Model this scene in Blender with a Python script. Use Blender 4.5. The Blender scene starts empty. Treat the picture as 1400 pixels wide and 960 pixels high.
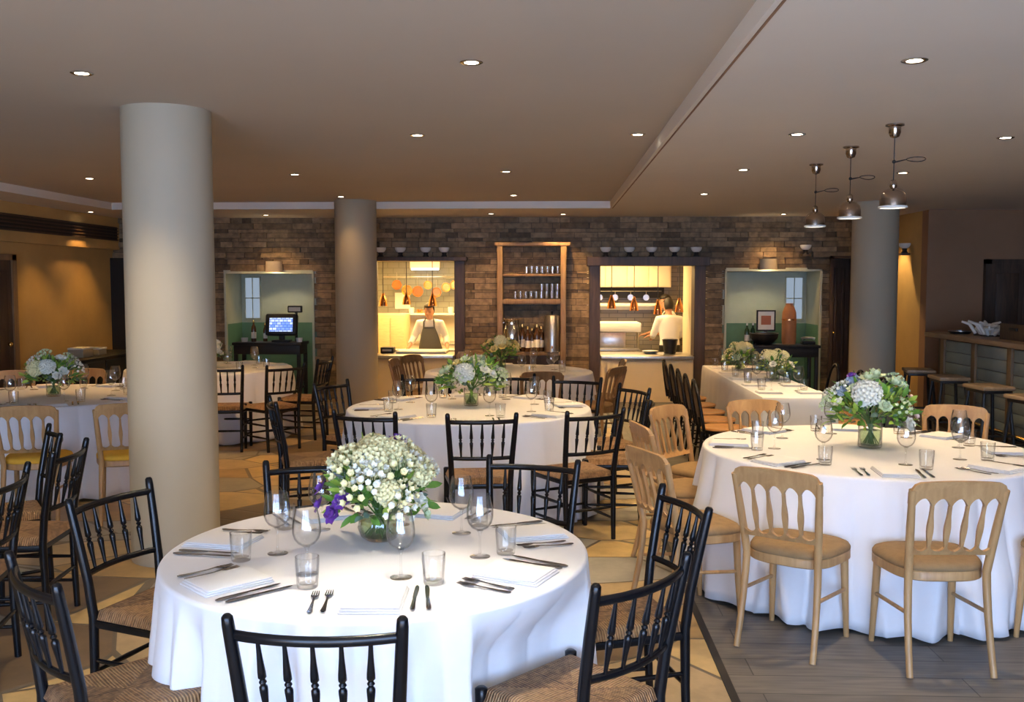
import bpy, math, random
from math import sin, cos, pi, radians, sqrt, atan2, hypot, atan
from mathutils import Vector, Matrix
random.seed(7)
SC = bpy.context.scene
COL = SC.collection

# ------------------------------------------------------------------ mesh builder
class MB:
    def __init__(s): s.v = []; s.f = []; s.mi = []; s.cur = 0
    def _f(s, f): s.f.append(f); s.mi.append(s.cur)
    def box(s, x0, x1, y0, y1, z0, z1, bev=0.0):
        if bev <= 0:
            b = len(s.v)
            for z in (z0, z1):
                s.v += [(x0, y0, z), (x1, y0, z), (x1, y1, z), (x0, y1, z)]
            for q in ((3, 2, 1, 0), (4, 5, 6, 7), (0, 1, 5, 4), (1, 2, 6, 5), (2, 3, 7, 6), (3, 0, 4, 7)):
                s._f(tuple(b + i for i in q))
            return s
        c = bev
        prof = [(0, c), (c * .3, c * .3), (c, 0)]
        outline = []
        for (cx, cy, a0) in ((x1 - c, y1 - c, 0), (x0 + c, y1 - c, 90), (x0 + c, y0 + c, 180), (x1 - c, y0 + c, 270)):
            for k in range(4):
                a = radians(a0 + 30 * k); outline.append((cx, cy, cos(a), sin(a)))
        rings = []
        for (ins, dz) in ((c, 0), (c * .3, c * .3), (0, c)):
            rings.append((ins, z0 + dz))
        for (ins, dz) in ((0, c), (c * .3, c * .3), (c, 0)):
            rings.append((ins, z1 - dz))
        n = len(outline); b = len(s.v)
        for (ins, z) in rings:
            for (cx, cy, ca, sa) in outline:
                s.v.append((cx + (c - ins) * ca, cy + (c - ins) * sa, z))
        for r in range(len(rings) - 1):
            for i in range(n):
                j = (i + 1) % n
                s._f((b + r * n + i, b + r * n + j, b + (r + 1) * n + j, b + (r + 1) * n + i))
        s._f(tuple(b + i for i in reversed(range(n))))
        s._f(tuple(b + (len(rings) - 1) * n + i for i in range(n)))
        return s
    def tube(s, pts, rad, n=10, cap=True, sx=1.0, up=None):
        """swept tube; rad number or list; sx flattens along the side vector"""
        P = [Vector(p) for p in pts]; m = len(P)
        R = rad if isinstance(rad, (list, tuple)) else [rad] * m
        b = len(s.v); prev = None
        for i in range(m):
            t = (P[min(i + 1, m - 1)] - P[max(i - 1, 0)])
            if t.length < 1e-9: t = Vector((0, 0, 1))
            t.normalize()
            if prev is None:
                a = Vector(up) if up else (Vector((0, 0, 1)) if abs(t.z) < .9 else Vector((1, 0, 0)))
            else: a = prev
            u = (a - t * a.dot(t)); u.normalize(); prev = u
            w = t.cross(u)
            for k in range(n):
                g = 2 * pi * k / n
                s.v.append(tuple(P[i] + u * (R[i] * cos(g)) + w * (R[i] * sx * sin(g))))
        for i in range(m - 1):
            for k in range(n):
                j = (k + 1) % n
                s._f((b + i * n + k, b + i * n + j, b + (i + 1) * n + j, b + (i + 1) * n + k))
        if cap:
            s._f(tuple(b + k for k in reversed(range(n))))
            s._f(tuple(b + (m - 1) * n + k for k in range(n)))
        return s
    def lathe(s, prof, n=24, c=(0, 0, 0), rib=0, ribamp=0.0, ribz=None, closed=False, sy=1.0):
        b = len(s.v); m = len(prof)
        for (r, z) in prof:
            for k in range(n):
                a = 2 * pi * k / n
                rr = r
                if rib and r > 0 and (ribz is None or ribz[0] <= z <= ribz[1]): rr = r * (1 + ribamp * cos(rib * a))
                s.v.append((c[0] + rr * cos(a), c[1] + rr * sy * sin(a), c[2] + z))
        for i in range(m - 1):
            for k in range(n):
                j = (k + 1) % n
                s._f((b + i * n + k, b + i * n + j, b + (i + 1) * n + j, b + (i + 1) * n + k))
        if not closed:
            if prof[0][0] > 1e-6: s._f(tuple(b + k for k in reversed(range(n))))
            if prof[-1][0] > 1e-6: s._f(tuple(b + (m - 1) * n + k for k in range(n)))
        return s
    def prism(s, poly, f, g):
        """poly 2D; f(p)->3D front point, g(p)->3D back point"""
        b = len(s.v); n = len(poly)
        s.v += [tuple(f(p)) for p in poly] + [tuple(g(p)) for p in poly]
        s._f(tuple(b + i for i in range(n))); s._f(tuple(b + n + i for i in reversed(range(n))))
        for i in range(n):
            j = (i + 1) % n
            s._f((b + j, b + i, b + n + i, b + n + j))
        return s
    def sphere(s, c, r, n=10, m=7, sc=(1, 1, 1)):
        b = len(s.v)
        for i in range(m + 1):
            t = pi * i / m
            for k in range(n):
                a = 2 * pi * k / n
                s.v.append((c[0] + r * sc[0] * sin(t) * cos(a), c[1] + r * sc[1] * sin(t) * sin(a), c[2] - r * sc[2] * cos(t)))
        for i in range(m):
            for k in range(n):
                j = (k + 1) % n
                s._f((b + i * n + k, b + i * n + j, b + (i + 1) * n + j, b + (i + 1) * n + k))
        return s
    def grid(s, fn, nu, nv):
        b = len(s.v)
        for i in range(nu + 1):
            for j in range(nv + 1): s.v.append(tuple(fn(i / nu, j / nv)))
        for i in range(nu):
            for j in range(nv):
                a = b + i * (nv + 1) + j
                s._f((a, a + nv + 1, a + nv + 2, a + 1))
        return s
    def poly(s, pts):
        b = len(s.v); s.v += [tuple(p) for p in pts]; s._f(tuple(b + i for i in range(len(pts)))); return s
    def xf(s, M, start=0):
        for i in range(start, len(s.v)): s.v[i] = tuple(M @ Vector(s.v[i]))
        return s
    def mesh(s, name, mats, smooth=.7):
        me = bpy.data.meshes.new(name)
        me.from_pydata(s.v, [], s.f)
        if not isinstance(mats, (list, tuple)): mats = [mats]
        for m in mats: me.materials.append(m)
        me.polygons.foreach_set('material_index', s.mi)
        import bmesh
        bm = bmesh.new(); bm.from_mesh(me)
        bmesh.ops.remove_doubles(bm, verts=bm.verts, dist=1e-6)
        bmesh.ops.recalc_face_normals(bm, faces=bm.faces)
        bm.to_mesh(me); bm.free()
        if smooth:
            me.polygons.foreach_set('use_smooth', [True] * len(me.polygons))
            me.set_sharp_from_angle(angle=smooth)
        me.update()
        return me
    def build(s, name, mats, parent=None, smooth=.7, loc=None, rz=0):
        o = bpy.data.objects.new(name, s.mesh(name, mats, smooth))
        COL.objects.link(o)
        if parent: o.parent = parent
        if loc: o.location = loc
        if rz: o.rotation_euler.z = rz
        return o

def tag(o, label=None, cat=None, group=None, kind=None):
    if label: o['label'] = label
    if cat: o['category'] = cat
    if group: o['group'] = group
    if kind: o['kind'] = kind
    return o
def thing(name, label, cat, loc=(0, 0, 0), rz=0, group=None):
    o = bpy.data.objects.new(name, None); COL.objects.link(o)
    o.empty_display_size = .1; o.location = loc; o.rotation_euler.z = rz
    return tag(o, label, cat, group)
def struct(name, mb, mat, smooth=0):
    return tag(mb.build(name, mat, None, smooth), kind='structure')
def clone(o, parent=None):
    c = o.copy(); COL.objects.link(c)
    if parent: c.parent = parent
    for ch in list(o.children): clone(ch, c)
    return c
USED = set()
def place(proto, loc, rz, label, group=None, scale=None, cat=None):
    """first use moves the prototype itself, later uses copy it with its parts"""
    if proto.name in USED: o = clone(proto)
    else: o = proto; USED.add(proto.name)
    o.location = loc; o.rotation_euler.z = rz
    if scale: o.scale = (scale,) * 3 if not isinstance(scale, tuple) else scale
    return tag(o, label, cat, group)

# ------------------------------------------------------------------ materials
def nt(name):
    m = bpy.data.materials.new(name); m.use_nodes = True
    t = m.node_tree; t.nodes.clear()
    out = t.nodes.new('ShaderNodeOutputMaterial')
    return m, t, out
def N(t, kind, **kw):
    n = t.nodes.new(kind)
    for k, v in kw.items():
        if k.startswith('i_'):
            key = k[2:]
            key = int(key) if key.isdigit() else key.replace('_', ' ')
            n.inputs[key].default_value = v
        else: setattr(n, k, v)
    return n
def c4(c): return (c[0], c[1], c[2], 1)
def ramp(t, stops, interp='LINEAR'):
    r = t.nodes.new('ShaderNodeValToRGB'); r.color_ramp.interpolation = interp
    e = r.color_ramp.elements
    while len(e) < len(stops): e.new(.5)
    for k, (p, c) in enumerate(stops): e[k].position = p; e[k].color = c4(c)
    return r
def pm(name, col, rough=.5, metal=0.0, var=0.0, vscale=8, bump=0.0, bscale=60, stretch=None, spec=.5, coat=0, sheen=0, sss=0):
    m, t, out = nt(name)
    b = N(t, 'ShaderNodeBsdfPrincipled'); t.links.new(b.outputs[0], out.inputs[0])
    b.inputs['Roughness'].default_value = rough; b.inputs['Metallic'].default_value = metal
    b.inputs['Specular IOR Level'].default_value = spec
    if coat: b.inputs['Coat Weight'].default_value = coat; b.inputs['Coat Roughness'].default_value = .2
    if sheen: b.inputs['Sheen Weight'].default_value = sheen
    b.inputs['Base Color'].default_value = c4(col)
    if var or bump:
        tc = N(t, 'ShaderNodeTexCoord'); mp = N(t, 'ShaderNodeMapping')
        if stretch: mp.inputs['Scale'].default_value = stretch
        t.links.new(tc.outputs['Object'], mp.inputs[0])
    if var:
        nz = N(t, 'ShaderNodeTexNoise', i_Scale=vscale, i_Detail=5, i_Roughness=.6); t.links.new(mp.outputs[0], nz.inputs['Vector'])
        lo = [max(0, x * (1 - var)) for x in col]; hi = [min(1, x * (1 + var)) for x in col]
        r = ramp(t, [(.3, lo), (.7, hi)]); t.links.new(nz.outputs[0], r.inputs[0]); t.links.new(r.outputs[0], b.inputs['Base Color'])
    if bump:
        nb = N(t, 'ShaderNodeTexNoise', i_Scale=bscale, i_Detail=4); t.links.new(mp.outputs[0], nb.inputs['Vector'])
        bp = N(t, 'ShaderNodeBump', i_Strength=bump, i_Distance=.01); t.links.new(nb.outputs[0], bp.inputs['Height']); t.links.new(bp.outputs[0], b.inputs['Normal'])
    return m
def emit(name, col, k):
    m, t, out = nt(name)
    e = N(t, 'ShaderNodeEmission', i_Color=c4(col), i_Strength=k); t.links.new(e.outputs[0], out.inputs[0])
    return m
def thin_glass(name, tint=(1, 1, 1), k=.85, base=.04, rough=.0, p=4.0):
    m, t, out = nt(name)
    tr = N(t, 'ShaderNodeBsdfTransparent', i_Color=c4(tint)); gl = N(t, 'ShaderNodeBsdfGlossy', i_Color=(1, 1, 1, 1), i_Roughness=rough)
    lw = N(t, 'ShaderNodeLayerWeight', i_Blend=.5); pw = N(t, 'ShaderNodeMath', operation='POWER', i_1=p); t.links.new(lw.outputs['Facing'], pw.inputs[0])
    mu = N(t, 'ShaderNodeMath', operation='MULTIPLY_ADD', i_1=k, i_2=base); mu.use_clamp = True; t.links.new(pw.outputs[0], mu.inputs[0])
    # glass walls seen edge-on pass less light
    er = ramp(t, [(.45, tint), (1.0, tuple(x * .6 for x in tint))]); t.links.new(lw.outputs['Facing'], er.inputs[0]); t.links.new(er.outputs[0], tr.inputs[0])
    mx = N(t, 'ShaderNodeMixShader'); t.links.new(mu.outputs[0], mx.inputs[0]); t.links.new(tr.outputs[0], mx.inputs[1]); t.links.new(gl.outputs[0], mx.inputs[2])
    t.links.new(mx.outputs[0], out.inputs[0])
    return m
def wood(name, dark, light, scale=6, rough=.45, axis=(1, 1, .12), coat=0, bump=.15):
    m, t, out = nt(name)
    b = N(t, 'ShaderNodeBsdfPrincipled', i_Roughness=rough); t.links.new(b.outputs[0], out.inputs[0])
    if coat: b.inputs['Coat Weight'].default_value = coat
    tc = N(t, 'ShaderNodeTexCoord'); mp = N(t, 'ShaderNodeMapping'); mp.inputs['Scale'].default_value = axis
    t.links.new(tc.outputs['Object'], mp.inputs[0])
    nz = N(t, 'ShaderNodeTexNoise', i_Scale=scale * 4, i_Detail=6, i_Roughness=.65, i_Distortion=.6); t.links.new(mp.outputs[0], nz.inputs['Vector'])
    r = ramp(t, [(.3, dark), (.68, light)]); t.links.new(nz.outputs[0], r.inputs[0]); t.links.new(r.outputs[0], b.inputs['Base Color'])
    bp = N(t, 'ShaderNodeBump', i_Strength=bump, i_Distance=.004); t.links.new(nz.outputs[0], bp.inputs['Height']); t.links.new(bp.outputs[0], b.inputs['Normal'])
    return m

M = {}
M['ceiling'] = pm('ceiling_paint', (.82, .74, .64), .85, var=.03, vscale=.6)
M['plaster'] = pm('ochre_plaster', (.55, .35, .12), .8, var=.1, vscale=1.5, bump=.1, bscale=20)
M['plaster_brown'] = pm('brown_plaster', (.29, .16, .085), .8, var=.12, vscale=1.2, bump=.1, bscale=20)
M['column'] = pm('grey_column_paint', (.42, .365, .265), .7, var=.03, vscale=1.2)
M['cream'] = pm('cream_paint', (.78, .66, .44), .6, var=.04, vscale=3)
M['green_up'] = pm('pale_green_paint', (.42, .45, .36), .6, var=.04)
M['green_lo'] = pm('green_dado_paint', (.09, .19, .12), .5, var=.08)
M['dark_oak'] = wood('dark_oak', (.035, .02, .013), (.085, .05, .03), 5, .5)
M['oak'] = wood('mid_oak', (.16, .095, .045), (.3, .19, .095), 5, .5)
M['oak_top'] = wood('worn_oak_top', (.3, .2, .11), (.5, .36, .22), 4, .45, (1, .12, 1))
M['black'] = pm('black_lacquer', (.003, .0036, .0055), .27, var=.25, vscale=30, spec=.36)
M['gold'] = wood('limed_beech', (.38, .205, .08), (.56, .34, .145), 5, .42, bump=.05)
M['brown_chair'] = wood('brown_beech', (.16, .085, .035), (.30, .17, .075), 5, .4, bump=.05)
M['pad'] = pm('tan_seat_cloth', (.29, .18, .08), .9, var=.12, vscale=25, bump=.3, bscale=300)
M['pad_yellow'] = pm('yellow_seat_cloth', (.82, .46, .045), .85, var=.08, vscale=25, bump=.3, bscale=300)
M['orange_seat'] = wood('orange_ply', (.42, .2, .07), (.6, .3, .11), 4, .35)
M['cloth'] = pm('white_linen', (.80, .80, .82), .85, var=.015, vscale=5, bump=.12, bscale=500, sheen=.15)
M['napkin'] = pm('white_napkin_linen', (.82, .82, .83), .9, bump=.2, bscale=400)
M['steel'] = pm('brushed_steel', (.55, .53, .5), .3, 1.0, var=.1, vscale=20)
M['chrome'] = pm('polished_chrome', (.72, .68, .64), .12, 1.0)
M['nickel'] = pm('antique_nickel', (.42, .35, .29), .16, 1.0)
M['cutlery'] = pm('cutlery_steel', (.34, .32, .31), .16, 1.0)
M['copper'] = pm('copper', (.80, .36, .14), .25, 1.0, var=.12, vscale=12)
M['brass'] = pm('brass_pan', (.86, .56, .18), .25, 1.0, var=.1, vscale=12)
M['glass'] = thin_glass('clear_glass', (.985, .988, .988), .8, .06)
M['glass_thick'] = thin_glass('pressed_glass', (.98, .985, .985), .6, .06, p=3)
M['water'] = thin_glass('vase_water', (.72, .84, .66), .3, .01)
M['stem'] = pm('stem_green', (.09, .19, .04), .5, var=.3)
M['leaf'] = pm('leaf_green', (.13, .28, .04), .45, var=.45, vscale=9)
M['leaf_blue'] = pm('eucalyptus_green', (.18, .27, .19), .5, var=.3, vscale=9)
M['leaf_lime'] = pm('lime_leaf', (.36, .50, .07), .45, var=.35, vscale=9)
M['petal_white'] = pm('white_petal', (.85, .83, .70), .6, var=.05)
M['petal_cream'] = pm('cream_petal', (.85, .77, .42), .6, var=.08)
M['petal_yellow'] = pm('yellow_petal', (.86, .70, .26), .6, var=.1)
M['petal_green'] = pm('green_white_petal', (.66, .74, .45), .6, var=.12)
M['petal_pink'] = pm('blush_petal', (.82, .62, .54), .6, var=.08)
M['petal_purple'] = pm('purple_petal', (.17, .05, .34), .6, var=.3, vscale=20)
M['petal_blue'] = pm('blue_grey_petal', (.42, .50, .62), .6, var=.15, vscale=20)
M['white'] = pm('white_enamel', (.82, .80, .75), .4)
M['white_tile'] = pm('white_tile', (.80, .76, .66), .25, var=.02)
M['blackmat'] = pm('matt_black', (.008, .008, .009), .5)
M['screen'] = None
M['skin'] = pm('skin', (.52, .26, .16), .55, var=.06)
M['hair'] = pm('dark_hair', (.02, .014, .01), .6)
M['jacket'] = pm('white_chef_cotton', (.80, .78, .74), .85, bump=.1, bscale=150)
M['apron'] = pm('grey_apron', (.13, .13, .12), .9, bump=.1, bscale=150)
M['terracotta'] = pm('terracotta', (.48, .2, .08), .7, var=.15)
M['shade'] = pm('linen_lampshade', (.60, .50, .34), .8, bump=.2, bscale=200)
M['tile_blue'] = pm('pale_green_glazed_tile', (.30, .36, .33), .3, var=.12, vscale=4)
M['board'] = pm('maple_board', (.62, .45, .25), .5, var=.1, stretch=(1, 6, 6))
M['paper'] = pm('white_paper', (.82, .80, .74), .8)
M['lens'] = emit('lamp_glow', (1, .88, .7), 26)
M['tube_glow'] = emit('strip_light_glow', (1, .9, .7), 9)
M['red_print'] = pm('red_brown_ink', (.42, .16, .1), .8)

# rush seat: strands meet at right angles along the diagonals
m, t, out = nt('woven_rush'); M['rush'] = m
b = N(t, 'ShaderNodeBsdfPrincipled', i_Roughness=.6); t.links.new(b.outputs[0], out.inputs[0])
tc = N(t, 'ShaderNodeTexCoord'); sp = N(t, 'ShaderNodeSeparateXYZ'); t.links.new(tc.outputs['Object'], sp.inputs[0])
ax = N(t, 'ShaderNodeMath', operation='ABSOLUTE'); ay = N(t, 'ShaderNodeMath', operation='ABSOLUTE')
t.links.new(sp.outputs[0], ax.inputs[0]); t.links.new(sp.outputs[1], ay.inputs[0])
mn = N(t, 'ShaderNodeMath', operation='MINIMUM'); t.links.new(ax.outputs[0], mn.inputs[0]); t.links.new(ay.outputs[0], mn.inputs[1])
gt = N(t, 'ShaderNodeMath', operation='GREATER_THAN'); t.links.new(ax.outputs[0], gt.inputs[0]); t.links.new(ay.outputs[0], gt.inputs[1])
nz = N(t, 'ShaderNodeTexNoise', i_Scale=9, i_Detail=4); t.links.new(tc.outputs['Object'], nz.inputs['Vector'])
wob = N(t, 'ShaderNodeMath', operation='MULTIPLY_ADD', i_1=.012); t.links.new(nz.outputs[0], wob.inputs[0]); t.links.new(mn.outputs[0], wob.inputs[2])
ml = N(t, 'ShaderNodeMath', operation='MULTIPLY', i_1=620.0); t.links.new(wob.outputs[0], ml.inputs[0])
sn = N(t, 'ShaderNodeMath', operation='SINE'); t.links.new(ml.outputs[0], sn.inputs[0])
nz2 = N(t, 'ShaderNodeTexNoise', i_Scale=45, i_Detail=4); t.links.new(tc.outputs['Object'], nz2.inputs['Vector'])
ad = N(t, 'ShaderNodeMath', operation='MULTIPLY_ADD', i_1=.22); t.links.new(sn.outputs[0], ad.inputs[0]); t.links.new(nz2.outputs[0], ad.inputs[2])
a2 = N(t, 'ShaderNodeMath', operation='MULTIPLY_ADD', i_1=.16); t.links.new(gt.outputs[0], a2.inputs[0]); t.links.new(ad.outputs[0], a2.inputs[2])
r = ramp(t, [(.2, (.06, .028, .012)), (.5, (.22, .115, .05)), (.85, (.42, .25, .12))]); t.links.new(a2.outputs[0], r.inputs[0]); t.links.new(r.outputs[0], b.inputs['Base Color'])
bp = N(t, 'ShaderNodeBump', i_Strength=.7, i_Distance=.004); t.links.new(sn.outputs[0], bp.inputs['Height']); t.links.new(bp.outputs[0], b.inputs['Normal'])

# stacked slate wall
m, t, out = nt('stacked_stone'); M['stone'] = m
b = N(t, 'ShaderNodeBsdfPrincipled', i_Roughness=.75); t.links.new(b.outputs[0], out.inputs[0])
ge = N(t, 'ShaderNodeNewGeometry'); tc = N(t, 'ShaderNodeTexCoord')
r = ramp(t, [(0, (.11, .08, .047)), (.25, (.21, .152, .088)), (.6, (.28, .205, .12)), (.85, (.36, .265, .157)), (1, (.16, .115, .067))]); t.links.new(ge.outputs['Random Per Island'], r.inputs[0])
nz = N(t, 'ShaderNodeTexNoise', i_Scale=14, i_Detail=6); t.links.new(tc.outputs['Object'], nz.inputs['Vector'])
r2 = ramp(t, [(.3, (.6, .6, .6)), (.7, (1.2, 1.15, 1.1))]); t.links.new(nz.outputs[0], r2.inputs[0])
mx = N(t, 'ShaderNodeMix', data_type='RGBA', blend_type='MULTIPLY', i_0=1.0); t.links.new(r.outputs[0], mx.inputs['A']); t.links.new(r2.outputs[0], mx.inputs['B']); t.links.new(mx.outputs['Result'], b.inputs['Base Color'])
bp = N(t, 'ShaderNodeBump', i_Strength=.6, i_Distance=.02); t.links.new(nz.outputs[0], bp.inputs['Height']); t.links.new(bp.outputs[0], b.inputs['Normal'])

# crazy paving
m, t, out = nt('crazy_paving_sandstone'); M['paving'] = m
b = N(t, 'ShaderNodeBsdfPrincipled', i_Roughness=.42); t.links.new(b.outputs[0], out.inputs[0])
tc = N(t, 'ShaderNodeTexCoord'); mp = N(t, 'ShaderNodeMapping'); mp.inputs['Scale'].default_value = (.8, 1.15, 0); mp.inputs['Rotation'].default_value = (0, 0, .5); t.links.new(tc.outputs['Object'], mp.inputs[0])
v1 = N(t, 'ShaderNodeTexVoronoi', feature='F1', i_Scale=1.75); v2 = N(t, 'ShaderNodeTexVoronoi', feature='DISTANCE_TO_EDGE', i_Scale=1.75)
t.links.new(mp.outputs[0], v1.inputs['Vector']); t.links.new(mp.outputs[0], v2.inputs['Vector'])
sp = N(t, 'ShaderNodeSeparateColor'); t.links.new(v1.outputs['Color'], sp.inputs[0])
r = ramp(t, [(0, (.40, .27, .12)), (.22, (.54, .39, .18)), (.42, (.31, .29, .25)), (.55, (.45, .34, .2)), (.7, (.17, .12, .075)), (.82, (.36, .35, .32)), (.93, (.56, .41, .2))], 'CONSTANT'); t.links.new(sp.outputs[0], r.inputs[0])
nz = N(t, 'ShaderNodeTexNoise', i_Scale=5, i_Detail=8, i_Roughness=.65); t.links.new(tc.outputs['Object'], nz.inputs['Vector'])
r2 = ramp(t, [(.3, (.75, .74, .72)), (.72, (1.15, 1.12, 1.05))]); t.links.new(nz.outputs[0], r2.inputs[0])
mx = N(t, 'ShaderNodeMix', data_type='RGBA', blend_type='MULTIPLY', i_0=1.0); t.links.new(r.outputs[0], mx.inputs['A']); t.links.new(r2.outputs[0], mx.inputs['B'])
gr = N(t, 'ShaderNodeMath', operation='LESS_THAN', i_1=.014); t.links.new(v2.outputs['Distance'], gr.inputs[0])
m2 = N(t, 'ShaderNodeMix', data_type='RGBA'); t.links.new(gr.outputs[0], m2.inputs[0]); t.links.new(mx.outputs['Result'], m2.inputs['A']); m2.inputs['B'].default_value = (.13, .105, .075, 1)
t.links.new(m2.outputs['Result'], b.inputs['Base Color'])
sm = N(t, 'ShaderNodeMapRange', i_1=0.0, i_2=.03); t.links.new(v2.outputs['Distance'], sm.inputs[0])
ads = N(t, 'ShaderNodeMath', operation='MULTIPLY_ADD', i_1=.25); t.links.new(nz.outputs[0], ads.inputs[0]); t.links.new(sm.outputs[0], ads.inputs[2])
bp = N(t, 'ShaderNodeBump', i_Strength=.35, i_Distance=.01); t.links.new(ads.outputs[0], bp.inputs['Height']); t.links.new(bp.outputs[0], b.inputs['Normal'])

# grey planks
m, t, out = nt('grey_plank_floor'); M['planks'] = m
b = N(t, 'ShaderNodeBsdfPrincipled', i_Roughness=.5); t.links.new(b.outputs[0], out.inputs[0])
tc = N(t, 'ShaderNodeTexCoord'); mp = N(t, 'ShaderNodeMapping'); t.links.new(tc.outputs['Object'], mp.inputs[0])
br = N(t, 'ShaderNodeTexBrick', i_Scale=1.0, i_Color1=(.13, .118, .105, 1), i_Color2=(.165, .152, .135, 1), i_Mortar=(.05, .045, .04, 1))
br.inputs['Mortar Size'].default_value = .003; br.inputs['Brick Width'].default_value = 1.8; br.inputs['Row Height'].default_value = .19
t.links.new(mp.outputs[0], br.inputs['Vector'])
mp2 = N(t, 'ShaderNodeMapping'); mp2.inputs['Scale'].default_value = (.8, 9, 1); t.links.new(tc.outputs['Object'], mp2.inputs[0])
nz = N(t, 'ShaderNodeTexNoise', i_Scale=5, i_Detail=7); t.links.new(mp2.outputs[0], nz.inputs['Vector'])
r2 = ramp(t, [(.3, (.72, .72, .72)), (.7, (1.25, 1.22, 1.18))]); t.links.new(nz.outputs[0], r2.inputs[0])
mx = N(t, 'ShaderNodeMix', data_type='RGBA', blend_type='MULTIPLY', i_0=1.0); t.links.new(br.outputs[0], mx.inputs['A']); t.links.new(r2.outputs[0], mx.inputs['B']); t.links.new(mx.outputs['Result'], b.inputs['Base Color'])

# till screen: rows of blue and white keys
m, t, out = nt('till_screen'); M['screen'] = m
e = N(t, 'ShaderNodeEmission', i_Strength=1.6); t.links.new(e.outputs[0], out.inputs[0])
tc = N(t, 'ShaderNodeTexCoord'); br = N(t, 'ShaderNodeTexBrick', i_Scale=1.0, i_Color1=(.12, .25, .8, 1), i_Color2=(.6, .7, .95, 1), i_Mortar=(.05, .1, .4, 1))
br.inputs['Brick Width'].default_value = .06; br.inputs['Row Height'].default_value = .04; br.inputs['Mortar Size'].default_value = .004
mp = N(t, 'ShaderNodeMapping'); mp.inputs['Rotation'].default_value = (radians(90), 0, 0); t.links.new(tc.outputs['Object'], mp.inputs[0]); t.links.new(mp.outputs[0], br.inputs['Vector']); t.links.new(br.outputs[0], e.inputs[0])

# kitchen slate tile
def tile_mat(name, c1, c2, mort, bw, rh):
    m, t, out = nt(name)
    b = N(t, 'ShaderNodeBsdfPrincipled', i_Roughness=.35); t.links.new(b.outputs[0], out.inputs[0])
    tc = N(t, 'ShaderNodeTexCoord'); mp = N(t, 'ShaderNodeMapping'); mp.inputs['Rotation'].default_value = (radians(-90), 0, 0); t.links.new(tc.outputs['Object'], mp.inputs[0])
    br = N(t, 'ShaderNodeTexBrick', i_Scale=1.0, i_Color1=c4(c1), i_Color2=c4(c2), i_Mortar=c4(mort))
    br.inputs['Brick Width'].default_value = bw; br.inputs['Row Height'].default_value = rh; br.inputs['Mortar Size'].default_value = .006
    t.links.new(mp.outputs[0], br.inputs['Vector']); t.links.new(br.outputs[0], b.inputs['Base Color'])
    return m
M['slate_tile'] = tile_mat('slate_tile', (.2, .17, .13), (.27, .23, .17), (.1, .09, .07), .3, .08)
M['grey_tile'] = tile_mat('grey_green_tile', (.22, .23, .19), (.25, .26, .22), (.16, .16, .13), .2, .1)

# ------------------------------------------------------------------ camera
HC = 1.72
cam = bpy.data.cameras.new('camera'); co = bpy.data.objects.new('camera', cam); COL.objects.link(co)
cam.sensor_width = 36; cam.lens = 1320 / 1400 * 36; cam.clip_start = .05
co.location = (0, 0, HC); co.rotation_euler = (radians(90) - atan(92 / 1320), 0, atan(52 / 1320))
SC.camera = co
SC.view_settings.view_transform = 'Standard'; SC.view_settings.look = 'None'; SC.view_settings.exposure = 0; SC.view_settings.gamma = 1
SC.view_settings.use_curve_mapping = False
SC.cycles.use_denoising = True
SC.cycles.max_bounces = 8; SC.cycles.transparent_max_bounces = 24; SC.cycles.diffuse_bounces = 4; SC.cycles.glossy_bounces = 4
SC.cycles.caustics_reflective = False; SC.cycles.caustics_refractive = False
SC.cycles.sample_clamp_indirect = 6
w = bpy.data.worlds.new('world'); SC.world = w; w.use_nodes = True
w.node_tree.nodes['Background'].inputs[0].default_value = (.55, .68, 1, 1); w.node_tree.nodes['Background'].inputs[1].default_value = .4

# ------------------------------------------------------------------ room shell
XL, XR, YF, YB = -6.5, 7.2, -2.6, 14.2
LO, HI = 2.69, 2.78
EX = .77
struct('floor_stone', MB().box(XL - .2, EX, YF - .2, YB + .1, -.1, 0), M['paving'])
struct('floor_plank', MB().box(EX, XR + .2, YF - .2, YB + .1, -.1, 0), M['planks'])
struct('trim_1', MB().box(EX - .018, EX + .018, YF, YB, 0, .004), M['blackmat'])
RX0, RX1, RY0, RY1 = -5.75, EX, -1.8, 12.55
cb = MB()
cb.box(RX1, XR + .2, YF - .2, YB + .1, LO, HI + .02); cb.box(XL - .2, RX0, YF - .2, YB + .1, LO, HI + .02)
cb.box(RX0, RX1, RY1, YB + .1, LO, HI + .02); cb.box(RX0, RX1, YF - .2, RY0, LO, HI + .02)
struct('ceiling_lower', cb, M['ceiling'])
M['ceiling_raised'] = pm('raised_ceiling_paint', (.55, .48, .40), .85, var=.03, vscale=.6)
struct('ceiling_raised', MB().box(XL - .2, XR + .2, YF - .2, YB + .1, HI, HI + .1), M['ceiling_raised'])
struct('trim_2', MB().box(RX1 + .024, RX1 + .034, RY0, RY1, LO - .004, LO + .001), M['plaster_brown'])
# left wall with air grille bulkhead
struct('wall_left', MB().box(XL - .2, XL, YF - .2, YB + .2, -.1, HI + .05), M['plaster'])
struct('wall_right', MB().box(XR, XR + .2, YF - .2, 13.2, -.1, HI + .05), M['plaster_brown'])
# return wall right of the far pillar and brown wall behind the bar
struct('wall_return', MB().box(4.97, 5.1, 13.2, YB + .2, -.1, LO), M['plaster'])
struct('wall_bar', MB().box(4.97, XR + .2, 12.99, 13.2, -.1, LO), M['plaster_brown'])
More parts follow.
